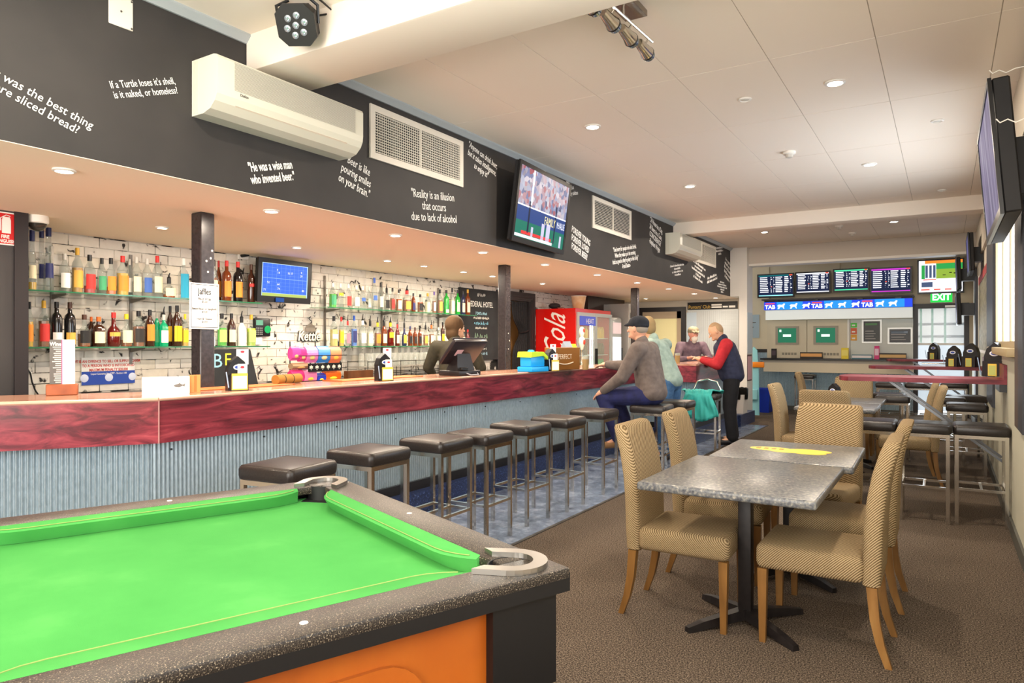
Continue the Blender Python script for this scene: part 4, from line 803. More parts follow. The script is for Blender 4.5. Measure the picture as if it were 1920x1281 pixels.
obj('reader', B().lathe([(.038, .04), (.036, .046), (.01, .047)], n=20, mat=Matrix.Translation((XW, p.y + .05, p.z - .02)) @ Matrix.Rotation(PI / 2, 4, 'Y')), emi('reader_green', '#2fc06a', .7), t, True)
obj('socket_box', B().box(XW, XW + .02, p.y - .08, p.y, p.z - .17, p.z - .1), WHITE, t, True)
p = at(203, 694, x=XW); t = thing('licence_notice', 'white and blue liquor notice in red capitals fixed low on the brick wall', 'sign', (XW, p.y, p.z))
a, c = at(152, 671, x=XW), at(252, 718, x=XW); obj('board', B().box(XW, XW + .006, a.y, c.y, c.z, a.z), M('notice_white', '#eceae4', .5), t, True); zm = c.z + (a.z - c.z) * .49
obj('blue_band', B().box(XW + .006, XW + .0068, a.y, c.y, c.z, zm), M('notice_blue', '#2346a4', .45), t, True); ym = (a.y + c.y) / 2; rd = M('notice_red', '#c8352c', .5)
for k, s in enumerate(('IT IS AN OFFENCE TO SELL OR SUPPLY LIQUOR', 'TO A PERSON WHO IS INTOXICATED', 'MAXIMUM PENALTY $20,000')): text('lettering', s, mats3((XW + .0072, ym, a.z - .032 - .034 * k), (0, 1, 0), (0, 0, 1)), .031, rd, t, bold=.0006, sx=.78)
text('lettering', 'Liquor Licensing Act 1997 - Section 108', mats3((XW + .0076, ym, zm - .02), (0, 1, 0), (0, 0, 1)), .022, WHITE, t, sx=.8)
for dy in (-.19, 0, .19): obj('emblem', B().lathe([(.032, 0), (.03, .001)], n=16, mat=Matrix.Translation((XW + .007, ym + dy, c.z + .055)) @ Matrix.Rotation(PI / 2, 4, 'Y')), M('emblem_pale', '#cfd6ea', .5), t, True)
# chalkboard by the doorway
a, c = at(862, 537, x=XW + .03), at(934, 674, x=XW + .03)
t = thing('chalk_menu_board', 'tall black chalkboard with white and coloured chalk writing beside the curtained doorway', 'chalkboard', (XW + .02, (a.y + c.y) / 2, c.z))
chalk = noisemat('chalkboard_black', [(.3, '#1e2022'), (.7, '#2b2d2f')], 5, 4, .8); obj('board', B().box(XW + .005, XW + .03, a.y, c.y, c.z, 2.17), chalk, t, True)
yc = (a.y + c.y) / 2 + .04
for z, s, sz, cc in ((1.95, 'FEDERAL HOTEL', .115, '#f0f0ea'), (1.82, '7 DAYS a Week', .06, '#a8d8e8')):
    text('chalk_writing', s, mats3((XW + .031, yc, z), (0, 1, 0), (0, 0, 1)), sz, M('chalk_' + cc[1:], cc, .9), t, sx=.72)
random.seed(11)
for z, w2, h, cc in ((2.09, .2, .06, '#e8e8e4'), (1.755, .4, .04, '#e8e4d8'), (1.68, .36, .055, '#8fd0e8'), (1.61, .3, .035, '#e0dcd0'), (1.49, .34, .10, '#9ab89a'), (1.31, .26, .035, '#d8d8d0'), (1.24, .28, .05, '#a8c8d8')):
    b_ = B(); y = yc - w2 / 2
    while y < yc + w2 / 2: b_.tube([(XW + .0312, y, z - h / 2 + random.uniform(0, h * .3)), (XW + .0312, y + h * .18, z + h / 2 * random.uniform(.2, 1)), (XW + .0312, y + h * .36, z - h / 2 * random.uniform(0, 1))], .0022 + h * .02, 4); y += h * random.choice((.42, .5, .75))
    o = obj('chalk_scribble', b_, M('chalk_' + cc[1:], cc, .9), t, True); o['kind'] = 'stuff'
# menu taped on the near post
p = at(383, 575, x=-4.066)
t = thing('post_menu', 'white printed Jaffles menu sheet with black border taped on the near post', 'menu', p)
PX = -4.066; w2, z0, z1 = .105, p.z - .145, p.z + .15
obj('sheet', B().box(PX, PX + .003, p.y - w2, p.y + w2, z0, z1), M('paper_white', '#f6f4f0', .6), t, True); bd = B()
for q in ((-w2 + .008, w2 - .008, z0 + .008, z0 + .012), (-w2 + .008, w2 - .008, z1 - .012, z1 - .008)): bd.box(PX + .003, PX + .0036, p.y + q[0], p.y + q[1], q[2], q[3])
for yy in (-w2 + .008, w2 - .012): bd.box(PX + .003, PX + .0036, p.y + yy, p.y + yy + .004, z0 + .008, z1 - .008)
ink = M('ink_black', '#1a1a1c', .6); obj('border', bd, ink, t, True)
text('lettering', 'Jaffles', mats3((PX + .004, p.y, z1 - .055), (0, 1, 0), (0, 0, 1)), .055, ink, t, sx=.75, bold=.0008)
for k, s in enumerate(('Bacon & Egg\n$5.00', 'Baked Bean or Spaghetti\n$4.00', 'Ham & Cheese\n$4.50')): text('lettering', s, mats3((PX + .004, p.y, z1 - .11 - .065 * k), (0, 1, 0), (0, 0, 1)), .021, ink, t, sx=.85)
# ================================================================== things on the back bench
packm = {}
def packet(px0, px1, py0, py1, x, col, art, label, base=1.0, txt=None):
    a, c = at(px0, py0, x=x), at(px1, py1, x=x); c.z = max(c.z, base + .001) if base < 1.05 else base; h = a.z - c.z; w_ = c.y - a.y
    t = thing('crisp_packet', label, 'packet', (x, (a.y + c.y) / 2, c.z), 0, 'crisp packets in the rack'); secs = []
    for f, d in ((0, .004), (.06, .006), (.2, .03), (.5, .038), (.8, .03), (.94, .006), (1, .004)): secs.append([(d, -w_ / 2, h * f), (d, w_ / 2, h * f), (-d, w_ / 2, h * f), (-d, -w_ / 2, h * f)])
    obj('bag', B().loft(secs), M('foil_' + col[1:], col, .28, coat=.3), t)
    obj('picture', B().ball((.028, 0, h * .34), 1, .010, w_ * .3, h * .17, 10), M('foil_' + art[1:], art, .35), t)
    if txt: text('lettering', txt, mats3((x + .042, (a.y + c.y) / 2, c.z + h * .62), (0, 1, 0), (0, 0, 1)), h * .2, WHITE, t, sx=.8)
RX = -5.36
for q in ((544, 560, 650, 676, '#e0459a', '#e8b070', 'pink crisp packet leftmost on the top tier of the rack'), (558, 572, 652, 678, '#d8327f', '#e8c080', 'pink crisp packet second on the top tier of the rack'), (571, 592, 650, 680, '#e67ab8', '#d8b070', 'pale pink crisp packet third on the top tier, before the blue one'), (593, 615, 649, 680, '#3f86d0', '#d8c090', 'blue crisp packet on the top tier of the rack'), (616, 636, 650, 680, '#ee8058', '#e8a040', 'salmon orange crisp packet rightmost on the top tier'),
          (543, 566, 694, 722, '#d82a72', '#f0c060', 'magenta crisp packet leftmost on the bottom tier'), (567, 590, 694, 722, '#ea7fae', '#e8c040', 'pink and yellow crisp packet on the bottom tier'), (591, 607, 700, 722, '#2438b0', '#e8d040', 'dark blue crisp packet on the bottom tier'), (607, 635, 694, 722, '#ee6a1a', '#f0d830', 'large orange crisp packet rightmost on the bottom tier'), (545, 576, 681, 692, '#a08060', '#e0a860', 'brown crisp packet lying in the middle tier of the rack')): packet(*q[:4], RX, *q[4:])
t = thing('crisp_rack', 'black wire crisp packet rack with a strip of pale flower logos', 'rack', (RX, 5.2, 1.0))
a, c = at(545, 650, x=RX - .05), at(636, 722, x=RX - .05); rk = B()
for z in (1.02, 1.14, 1.27): rk.tube([(RX - .06, a.y, z), (RX - .06, c.y, z)], .006, 6).tube([(RX + .06, a.y, z), (RX + .06, c.y, z)], .004, 6)
for y in (a.y, (a.y + c.y) / 2, c.y): rk.tube([(RX - .06, y, 1.0), (RX - .06, y, a.z + .05)], .006, 6)
obj('wire_frame', rk, BLACK, t, True); a, c = at(578, 682, x=RX + .06), at(641, 695, x=RX + .06); obj('logo_strip', B().box(RX + .055, RX + .06, a.y, c.y, c.z, a.z), BLACK, t, True)
for k in range(6):
    y = a.y + (c.y - a.y) * (k + .5) / 6; zz = (a.z + c.z) / 2; obj('flower_logo', B().prism([(y + .026 * (1 if i % 2 else .7) * math.cos(i * PI / 6), zz + .026 * (1 if i % 2 else .7) * math.sin(i * PI / 6)) for i in range(12)], 'x', RX + .06, RX + .0612), M('logo_pale', '#c8c2b4', .5), t, True)
a, c = at(650, 696, x=-5.24), at(697, 716, x=-5.24); t = thing('wooden_box', 'plain brown wooden box on the back bench beside the crisp rack', 'box', (-5.3, (a.y + c.y) / 2, 1.0))
bx = B().box(-5.235, -5.22, a.y, c.y, 1.0, a.z).box(-5.28, -5.265, a.y, c.y, 1.0, a.z).box(-5.265, -5.235, a.y, a.y + .02, 1.0, a.z).box(-5.265, -5.235, c.y - .02, c.y, 1.0, a.z); obj('box_sides', bx, noisemat('box_brown', [(.3, '#4a2a14'), (.7, '#6a4020')], 9, 4, .4, .2, (1, 1, .2)), t, True)
# wire racks of upturned glasses
tumb = B().lathe([(.034, 0), (.036, .005), (.031, .135), (.027, .145), (.024, .145), (.027, .13), (.031, .006)], n=12).mesh('tumbler')
gl2 = M('tumbler_glass', '#c4c8c0', .05, 0, alpha=.2, spec=.8); tumb.materials.append(gl2)
t = thing('glass_rack', 'black wire rack holding upturned glasses under the lower right shelf', 'rack', (-5.45, 6.4, 1.0))
rk = B()
for z in (1.06, 1.19):
    for x in (-5.6, -5.3): rk.tube([(x, 5.55, z), (x, 7.7, z)], .004, 6)
for k in range(9): y = 5.55 + k * 2.15 / 8; rk.tube([(-5.3, y, 1.0), (-5.3, y, 1.20)], .004, 6).tube([(-5.6, y, 1.0), (-5.6, y, 1.2)], .004, 6)
obj('wire_frame', rk, M('rack_wire', '#2a2826', .4, .5), t, True); obj('rack_shelf', B().box(-5.62, -5.28, 5.55, 7.7, 1.128, 1.134), M('rack_mesh', '#8a857c', .5), t, True)
for i, x in enumerate((-5.36, -5.50)):
    for k in range(21):
        o = link('tumbler', tumb, None); o.location = (x, 5.66 + k * .095, 1.135); tag(o, 'upturned clear tumbler in the %s row of the wire rack under the lower shelf' % ('front' if i == 0 else 'back'), 'glass', 'upturned tumblers in the wire rack')
# ================================================================== things on the bar top
BT = 1.1065
cardw = M('card_white', '#f2f0ec', .5)
def caddy(p, rz, label, s=1.0, cards=True, few=False):
    t = thing('menu_caddy', label, 'menu holder', p, rz, 'black menu caddies'); blk_ = M('caddy_black', '#171518', .4)
    out = [(-.055, 0), (.055, 0), (.055, .12), (.04, .165), (.0, .20), (-.04, .165), (-.055, .12)]
    obj('body', B().prism([(a * s, c * s) for a, c in out], 'x', -.06 * s, .0), blk_, t); obj('pocket', B().box(0, .035 * s, -.05 * s, .05 * s, 0, .09 * s), blk_, t)
    obj('oval_logo', B().lathe([(.026 * s, 0), (.025 * s, .002)], n=20, mat=Matrix.Translation((.0, 0, .135 * s)) @ Matrix.Rotation(PI / 2, 4, 'Y') @ Matrix.Diagonal((.62, 1, 1, 1))), M('oval_white', '#e8eaf2', .4), t)
    obj('oval_centre', B().lathe([(.018 * s, .002), (.017 * s, .0026)], n=20, mat=Matrix.Translation((.0, 0, .135 * s)) @ Matrix.Rotation(PI / 2, 4, 'Y') @ Matrix.Diagonal((.5, 1, 1, 1))), M('oval_blue', '#2a4aa8', .4), t)
    if cards:
        obj('card', B().box(.036 * s, .038 * s, -.045 * s if not few else -.02 * s, .045 * s if not few else .025 * s, .005, .10 * s if not few else .075 * s), M('card_yellow', '#e8c850', .5), t); obj('card_face', B().box(.038 * s, .0385 * s, -.04 * s if not few else -.016 * s, .04 * s if not few else .02 * s, .012, .085 * s if not few else .065 * s), cardw if not few else M('card_lime', '#b8c06a', .5), t)
    if cards and not few:
        obj('card', B().box(-.03 * s, -.028 * s, .0, .07 * s, .15 * s, .24 * s), cardw, t); obj('card', B().box(.012 * s, .014 * s, -.005 * s, .05 * s, .10 * s, .155 * s), cardw, t)
        for zz, yy in ((.225, .035), (.135, .022)): obj('card_logo', B().lathe([(.012 * s, 0), (.011 * s, .001)], n=12, mat=Matrix.Translation(((-.0278 if zz > .2 else .0142) * s, yy * s, zz * s)) @ Matrix.Rotation(PI / 2, 4, 'Y') @ Matrix.Diagonal((.6, 1, 1, 1))), M('logo_red', '#c03040', .5), t)
    obj('pen', B().tube([(.03 * s, -.06 * s, .02), (.035 * s, -.075 * s, .11 * s)], .004, 6), M('pen_blue', '#9ab0c8', .4), t); return t
caddy(at(446, 732, z=BT), -.35, 'black menu caddy with white and yellow cards on the bar right of the near post', 1.05)
caddy(at(722, 714, z=BT), -.3, 'black menu caddy with cards on the bar beside the tumbler rack', 1.05)
caddy(at(1036, 696, z=BT), -.3, 'black menu caddy with cards on the bar beside the blue dispenser', 1.15)
p = at(117, 741, z=BT); t = thing('wine_list_stand', 'acrylic wine list card standing in a brown wooden block on the bar', 'menu', p, -.55)
obj('wood_base', B().rbox(-.03, .03, -.075, .075, 0, .062, .004, 1), noisemat('base_wood', [(.3, '#7a3a1a'), (.7, '#96502a')], 10, 4, .35), t); obj('card', B().box(-.004, .002, -.06, .06, .062, .31), cardw, t); obj('dark_half', B().box(.002, .0026, -.06, -.002, .062, .31), M('card_grey', '#55524f', .5), t); obj('pink_line', B().box(.0026, .003, -.003, .0, .062, .31), M('pink_line', '#d83a8a', .5), t)
text('lettering', 'Wine', mats3(p + Matrix.Rotation(-.55, 3, 'Z') @ Vector((.0035, -.032, .285)), Matrix.Rotation(-.55, 3, 'Z') @ Vector((0, 1, 0)), (0, 0, 1)), .03, WHITE, t, bold=.0006, sx=.8)
lb = B(); random.seed(3)
for k in range(18): lb.box(.0026, .003, -.028 - .02 * random.random(), -.005, .07 + .0115 * k, .0755 + .0115 * k)
o = obj('print_lines', lb, M('print_pale', '#b8b4b0', .5), t); o['kind'] = 'stuff'
p = at(325, 738, z=BT); t = thing('folded_card', 'long white folded card with a small fish drawing on the bar top', 'card', p, -.5)
obj('card_front', B().box(0, .002, -.16, .085, 0, .098), cardw, t); obj('card_colour', B().box(-.02, -.018, .085, .145, 0, .105), M('card_green_orange', '#c08848', .5), t)
obj('orange_stripe', B().box(-.018, -.0172, .11, .125, .005, .1), M('stripe_orange', '#e06a2c', .5), t)
ln = B()
for k in range(4): ln.box(.002, .0024, -.14, -.02 - .02 * (k % 2), .02 + .016 * k, .0215 + .016 * k)
o = obj('print_lines', ln, M('print_grey', '#8a8884', .6), t); o['kind'] = 'stuff'
obj('fish_print', B().prism([(.0, .045), (.012, .052), (.028, .056), (.034, .062), (.038, .055), (.05, .05), (.062, .058), (.06, .046), (.06, .038), (.048, .043), (.03, .034), (.012, .036)], 'x', .002, .0026), M('fish_grey', '#6a6864', .5), t)
# free-standing chalk sandwich board at the bench
a, c = at(394, 656, x=-5.25), at(480, 740, x=-5.25); t = thing('small_chalkboard', 'small black chalkboard with blue and yellow chalk letters behind the menu caddy', 'chalkboard', (-5.25, (a.y + c.y) / 2, 1.0))
obj('board', B().prism([(a.y, 1.0), (c.y + .03, 1.0), (c.y - .06, a.z), (a.y + .02, a.z)], 'x', -5.27, -5.25), chalk, t, True)
text('chalk_writing', 'B', mats3((-5.249, a.y + .07, a.z - .10), (0, 1, 0), (0, 0, 1)), .17, M('chalk_blue', '#8fc0d0', .9), t); text('chalk_writing', 'E', mats3((-5.249, a.y + .17, a.z - .09), (0, 1, 0), (0, 0, 1)), .15, M('chalk_yellow', '#e0d840', .9), t); text('chalk_writing', 'F', mats3((-5.249, a.y + .18, a.z - .24), (0, 1, 0), (0, 0, 1)), .15, M('chalk_yellow', '#e0d840', .9), t)
# bar mats, towel roll
for px0, px1, y0, lab in ((365, 560, 734, 'orange bar mat lying on the bar top by the menu caddy'), (640, 800, 716, 'orange bar mat lying on the bar top before the wooden box')):
    a, c = at(px0, y0, z=BT), at(px1, y0 - (px1 - px0) * .062, z=BT); t = thing('bar_mat', lab, 'bar mat', a.lerp(c, .5) - Vector((.12, 0, 0)), 0, 'orange bar mats')
    l_ = abs(c.y - a.y) / 2; obj('mat_body', B().rbox(-.1, .1, -l_, l_, 0, .006, .003, 1), M('mat_orange', '#d8743a', .7), t); obj('mat_rim', B().box(-.1, .1, -l_, -l_ + .012, .006, .009).box(-.1, .1, l_ - .012, l_, .006, .009), M('mat_rim', '#a85426', .7), t)
p = at(548, 720, z=BT); t = thing('towel_roll', 'rolled tan bar towel with dark stripes lying on the bar', 'towel', p + Vector((-.05, 0, .034)), .2)
obj('roll', B().tube([(0, -.13, 0), (0, .13, 0)], .034, 18), M('towel_tan', '#9a6f2e', .9), t)
for y in (-.06, .03): obj('stripe', B().tube([(0, y, 0), (0, y + .008, 0)], .0346, 18, False), M('towel_dark', '#3a2c1c', .9), t)
obj('roll_end', B().tube([(0, .1302, 0), (0, .131, 0)], .026, 18), M('towel_end', '#8a6a3a', .9), t)
# till
p = at(872, 704, z=BT); t = thing('till_terminal', 'black point-of-sale till with a tilted screen seen from behind', 'till', p + Vector((-.05, 0, 0)), -.15)
obj('base', B().rbox(-.14, .12, -.14, .14, 0, .045, .01, 2), M('till_black', '#1b1719', .4), t); obj('stand', B().loft([[(-.08, -.1, .045), (.06, -.1, .045), (.06, .12, .045), (-.08, .12, .045)], [(-.03, -.07, .20), (.03, -.07, .20), (.03, .09, .20), (-.03, .09, .20)]], False), M('till_black', '#1b1719', .4), t)
m = Matrix.Translation((.02, .02, .20)) @ Matrix.Rotation(.75, 4, 'Y'); obj('screen_shell', B().rbox(-.03, .012, -.21, .21, -.13, .15, .012, 2, m), M('till_shell', '#241e22', .35), t); obj('screen_rim', B().rbox(-.034, -.028, -.215, .215, .135, .156, .002, 1, m), M('till_rim', '#6a6468', .3, .4), t); obj('sticker', B().box(.012, .0128, -.12, -.04, -.02, .05, m), M('sticker_pink', '#d8b0b4', .5), t)
obj('card_reader', B().rbox(.08, .12, -.1, -.02, .045, .075, .006, 1), BLACK, t); obj('cable', B().tube([(.1, -.05, .03), (.16, -.03, .008), (.15, .08, .008), (.1, .1, .03)], .005, 6), M('cable_grey', '#9a9aa0', .4), t)
# dispenser, boxes, beer
p = at(1011, 697, z=BT); t = thing('blue_dispenser', 'bright blue and lime green plastic dispenser on the bar', 'dispenser', p + Vector((-.08, 0, 0)), -.2); bl_ = M('disp_blue', '#1a9ce0', .35); li = M('disp_lime', '#b8d830', .35)
obj('tray', B().rbox(-.09, .11, -.13, .13, 0, .05, .008, 2), bl_, t); obj('body', B().rbox(-.07, .08, -.11, .10, .05, .16, .01, 2), bl_, t); obj('lid', B().prism([(-.13, .15), (-.12, .20), (.06, .20), (.13, .15), (.13, .12), (.06, .16), (-.13, .145)], 'x', -.09, .10), li, t); obj('cap', B().lathe([(.035, .20), (.033, .215), (.02, .22)], (0, -.02, 0), 16), bl_, t)
p = at(1090, 694, z=BT); t = thing('promo_box', 'brown promotional box lettered PERFECT standing on the bar', 'box', p + Vector((-.22, .0, 0)), -.2)
obj('carton', B().rbox(-.06, .06, -.24, .22, 0, .24, .004, 1), M('promo_brown', '#8a5a24', .5), t); text('lettering', 'PERFECT', mats3(p + Vector((-.22, 0, 0)) + Matrix.Rotation(-.2, 3, 'Z') @ Vector((.0605, -.04, .14)), Matrix.Rotation(-.2, 3, 'Z') @ Vector((0, 1, 0)), (0, 0, 1)), .075, M('promo_white', '#f0e0c8', .5), t, sx=.8); obj('arc', B().tube([(.061, -.17 + .03 * k, .08 - .02 * math.sin(k * PI / 9)) for k in range(10)], .006, 6), M('promo_white', '#f0e0c8', .5), t)
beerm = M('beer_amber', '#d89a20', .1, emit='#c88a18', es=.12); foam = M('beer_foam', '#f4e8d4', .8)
def beer(p, label):
    t = thing('beer_glass', label, 'glass', p, 0, 'glasses of beer on the bar'); obj('glass', B().lathe([(.030, 0), (.033, .01), (.040, .15), (.038, .15), (.032, .012)], n=18), glassm, t); obj('beer', B().lathe([(.029, .006), (.031, .012), (.036, .115)], n=18), beerm, t); obj('foam', B().lathe([(.036, .1155), (.037, .14)], n=18), foam, t)
beer(at(1096, 694, z=BT) + Vector((.0, .02, 0)), 'full beer glass in front of the brown box by the seated man'); beer(at(1280, 683, z=BT) + Vector((-.12, .14, 0)), 'beer glass on the far bar corner near the man in the red sleeves')
p = at(1053, 695, z=BT); t = thing('red_carton', 'small red carton between the menu caddy and the brown box', 'box', p + Vector((-.14, .0, 0)), -.2); obj('carton', B().rbox(-.03, .03, -.06, .06, 0, .15, .003, 1), M('carton_red', '#d8281c', .45), t); obj('topper', B().ball((0, 0, .19), .05, .5, 1, .8, 10), M('topper_silver', '#b8b4b0', .4), t)
packet(1056, 1069, 640, 664, -3.95, '#8f9aa8', '#e8c040', 'silver foil packet standing behind the red carton', BT); packet(1070, 1079, 645, 666, -3.95, '#e8c020', '#e8d890', 'yellow packet standing behind the brown box', BT)
p = at(1088, 690, x=-3.9); t = thing('beer_tap', 'tall ornate beer tap handle with red and white badge on the bar', 'beer tap', (-4.05, p.y + .35, BT)); obj('column', B().lathe([(.03, 0), (.025, .05), (.018, .14), (.02, .2)], n=14), CHROME, t)
obj('handle', B().lathe([(.014, .2), (.03, .25), (.045, .30), (.035, .35), (.02, .37), (.03, .40), (.04, .44), (.03, .48), (.015, .50)], n=14), M('tap_cream', '#e8d8c8', .4), t); obj('badge', B().ball((.035, 0, .30), .03, .4, 1, 1.2, 12), M('tap_red', '#b83a2c', .4), t); obj('badge', B().ball((.03, 0, .45), .026, .4, 1, 1.2, 12), M('tap_red', '#b83a2c', .4), t)
# wall sign, camera dome, cord at the left
a, c = at(-3, 396, x=-5.095), at(45, 463, x=-5.095)
t = thing('extinguisher_sign', 'red FIRE EXTINGUISHER sign with white cylinder symbol on the dark wall', 'sign', (-5.095, (a.y + c.y) / 2, c.z)); y0, y1 = a.y - .07, c.y
obj('plate', B().box(-5.1, -5.095, y0, y1, c.z, a.z), M('sign_white', '#f0ede8', .4), t, True); obj('red_field', B().box(-5.095, -5.0945, y0 + .008, y1 - .008, c.z + .008, a.z - .008), M('sign_red', '#cc1a1c', .4), t, True); ym = (y0 + y1) / 2 + .01; zt = a.z
sy = B().box(-5.0945, -5.094, ym - .028, ym + .022, c.z + .075, zt - .05); sy.prism([(ym - .028, zt - .05), (ym + .022, zt - .05), (ym + .016, zt - .03), (ym - .022, zt - .03)], 'x', -5.0945, -5.094); sy.tube([(-5.094, ym - .035, c.z + .09), (-5.094, ym - .036, zt - .04), (-5.094, ym - .005, zt - .018), (-5.094, ym + .018, zt - .024)], .003, 6)
obj('cylinder_symbol', sy, M('sign_white', '#f0ede8', .4), t, True)
text('lettering', 'FIRE\nEXTINGUISHER', mats3((-5.0938, (y0 + y1) / 2, c.z + .038), (0, 1, 0), (0, 0, 1)), .03, M('sign_white', '#f0ede8', .4), t, bold=.001, sx=.85)
p = at(70, 405, z=ZS); t = thing('camera_dome', 'white security camera dome under the soffit beside the red sign', 'camera', p); obj('collar', B().lathe([(.062, 0), (.066, -.01), (.066, -.045), (.058, -.052)], n=24), WHITE, t); obj('dome', B().lathe([(.055, -.05), (.05, -.075), (.032, -.095), (.01, -.103)], n=24), M('smoked_dome', '#3a3530', .06), t)

p = at(455, 480, x=XW); t = thing('wall_socket', 'white power socket with a black plug beside the keno screen', 'socket', p); obj('plate', B().rbox(XW, XW + .014, p.y - .06, p.y + .06, p.z - .035, p.z + .035, .004, 1), WHITE, t, True); obj('plug', B().tube([(XW + .014, p.y - .02, p.z), (XW + .05, p.y - .02, p.z), (XW + .055, p.y + .03, p.z + .005)], [.018, .016, .008], 10), BLACK, t, True)
t = thing('power_cord', 'thin black cord hanging down the brick wall beside the dark wall', 'cord', at(52, 690, x=XW)); obj('cord', B().tube([at(50, 690, x=-5.7), at(57, 700, x=-5.7), at(60, 716, x=-5.7), at(66, 732, x=-5.7), at(75, 745, x=-5.7)], .006, 6), BLACK, t, True); obj('cord_clip', B().ball(at(57, 700, x=-5.715), .012, seg=8), WHITE, t, True)
# ================================================================== doorway with the black curtain
frm = M('door_frame_dark', '#2d2a2c', .4)
d1 = struct('door_1', B().box(XW - .04, XW + .03, 9.70, 9.90, .2, 2.20).box(XW - .04, XW + .03, 8.78, 8.88, .2, 2.20).box(XW - .04, XW + .03, 8.88, 9.70, 2.06, 2.20), frm)
for k in range(3): obj('frame_moulding', B().box(XW + .03, XW + .045 - .004 * k, 9.72 + .06 * k, 9.745 + .06 * k, .2, 2.06 + .03 * k).box(XW + .03, XW + .045 - .004 * k, 8.88, 9.745 + .06 * k, 2.085 + .035 * k, 2.11 + .035 * k), frm, d1)
obj('room_beyond', B().box(-6.04, -6.02, 8.7, 9.85, .2, 2.1), M('tan_room', '#c08a50', .7), d1); obj('paper', B().box(-6.02, -6.015, 8.95, 9.1, 1.6, 1.85), M('paper_tan', '#d0a878', .7), d1)
cur = noisemat('curtain_black', [(.3, '#121012'), (.7, '#242022')], 30, 3, .8); vs = []; fs = []; NU, NV = 60, 30
for j in range(NV + 1):
    z = 2.05 - 1.75 * j / NV; tie = math.exp(-((z - 1.55) / .16) ** 2); y0 = 9.22 + .20 * tie + .06 * (1 - z / 2); y1 = 9.69
    for i in range(NU + 1):
        u = i / NU; vs.append((XW - .005 + .022 * math.sin(u * PI * 14 + .6 * math.sin(z * 5)), y0 + (y1 - y0) * u, z))
for j in range(NV):
    for i in range(NU): a = j * (NU + 1) + i; fs.append((a, a + 1, a + NU + 2, a + NU + 1))
t = thing('door_curtain', 'black curtain gathered with a tie in the doorway behind the bar', 'curtain', (XW, 9.5, .3)); obj('cloth', B().add(vs, fs, True), cur, t, True); obj('tie', B().tube([(XW + .03, 9.40, 1.56), (XW + .035, 9.55, 1.57), (XW + .03, 9.69, 1.60)], .012, 8), cur, t, True); obj('rail', B().tube([(XW - .02, 8.88, 2.04), (XW - .02, 9.7, 2.04)], .008, 8), CHROME, t, True)
# ================================================================== drinks fridges
rf = M('fridge_red', '#d8160e', .3, coat=.4); grf = M('fridge_grey', '#b8bcba', .35, .3)
t = thing('drinks_fridge', 'red double-door drinks fridge with white script lettering on its side', 'fridge', (-5.36, 10.6, 0))
FX0, FX1, FY0, FY1, FZ = -5.73, -5.0, 9.93, 11.30, 1.95
obj('side_panel', B().box(FX0, FX1, FY0, FY0 + .03, 0, FZ), rf, t, True); obj('side_panel', B().box(FX0, FX1, FY1 - .03, FY1, 0, FZ), rf, t, True); obj('top_panel', B().box(FX0, FX1, FY0 + .03, FY1 - .03, FZ - .06, FZ), rf, t, True)
obj('back_panel', B().box(FX0, FX0 + .03, FY0 + .03, FY1 - .03, 0, FZ - .06), M('fridge_inside', '#dfe8e0', .5, emit='#e4f0e4', es=.35), t, True); obj('lower_panel', B().box(FX0 + .03, FX1, FY0 + .03, FY1 - .03, 0, .3), grf, t, True)
sw = M('script_white', '#f6f0ea', .45); text('script_lettering', 'Coca-Cola', mats3((-5.355, FY0 - .002, .99), (0, 0, 1), (-1, 0, 0)), .56, sw, t, shear=.6, sx=.70, bold=.0)
for k in range(2):
    y0, y1 = FY0 + .035 + k * .667, FY0 + .695 + k * .667; fr = B()
    for q in ((y0, y1, .3, .36), (y0, y1, FZ - .12, FZ - .061), (y0, y0 + .05, .36, FZ - .12), (y1 - .05, y1, .36, FZ - .12)): fr.box(FX1, FX1 + .03, *q)
    d = obj('door', fr, grf, t, True); obj('pane', B().box(FX1 + .008, FX1 + .014, y0 + .05, y1 - .05, .36, FZ - .12), M('fridge_glass', '#cfe4d8', .06, alpha=.22, spec=.7), d, True); obj('handle', B().box(FX1 + .03, FX1 + .05, (y1 - .03) if k == 0 else y0 + .012, (y1 - .012) if k == 0 else y0 + .03, .8, 1.3), BLACK, d, True)
    for z in (.62, .90, 1.18, 1.46): obj('fridge_shelf', B().box(FX0 + .05, FX1 - .03, y0 + .03, y1 - .03, z, z + .012), M('shelf_white', '#e8ece8', .4), t, True)
    obj('door_light', B().box(FX1 - .05, FX1 - .03, (y1 - .07) if k == 0 else y0 + .03, (y1 - .045) if k == 0 else y0 + .05, .4, FZ - .2), emi('fridge_tube', '#ffffff', 5), t, True)
    for j, (col, z) in enumerate((('#3fae4a', .912), ('#c83a2a', .632), ('#7a4a20', 1.192), ('#e8c040', 1.472))):
        cb = B()
        for i in range(8): cb.lathe([(.030, 0), (.031, .14), (.012, .18), (.012, .2)], (FX1 - .10, y0 + .07 + i * .068, z), 8)
        o = obj('bottles_inside', cb, M('inside_' + col[1:], col, .3), t, True); o['kind'] = 'stuff'
obj('header', B().box(FX1 + .03, FX1 + .034, FY0 + .09, FY0 + .68, 1.68, 1.83), M('header_blue', '#3a4aa8', .4, emit='#3a4aa8', es=.4), t, True); text('lettering', 'HEAT', mats3((FX1 + .036, FY0 + .46, 1.745), (0, 1, 0), (0, 0, 1)), .12, WHITE, t)
p = (-5.12, 10.28, FZ); t = thing('ice_bucket', 'cream metal bucket standing on top of the red fridge', 'bucket', p); obj('bucket', B().lathe([(.085, 0), (.09, .005), (.125, .21), (.12, .21), (.085, .01)], n=24), noisemat('bucket_cream', [(.4, '#e8c8a0'), (.6, '#d8a878')], 6, 4, .4), t); obj('rim', B().lathe([(.124, .205), (.13, .208), (.13, .216), (.122, .216)], n=24), WHITE, t)
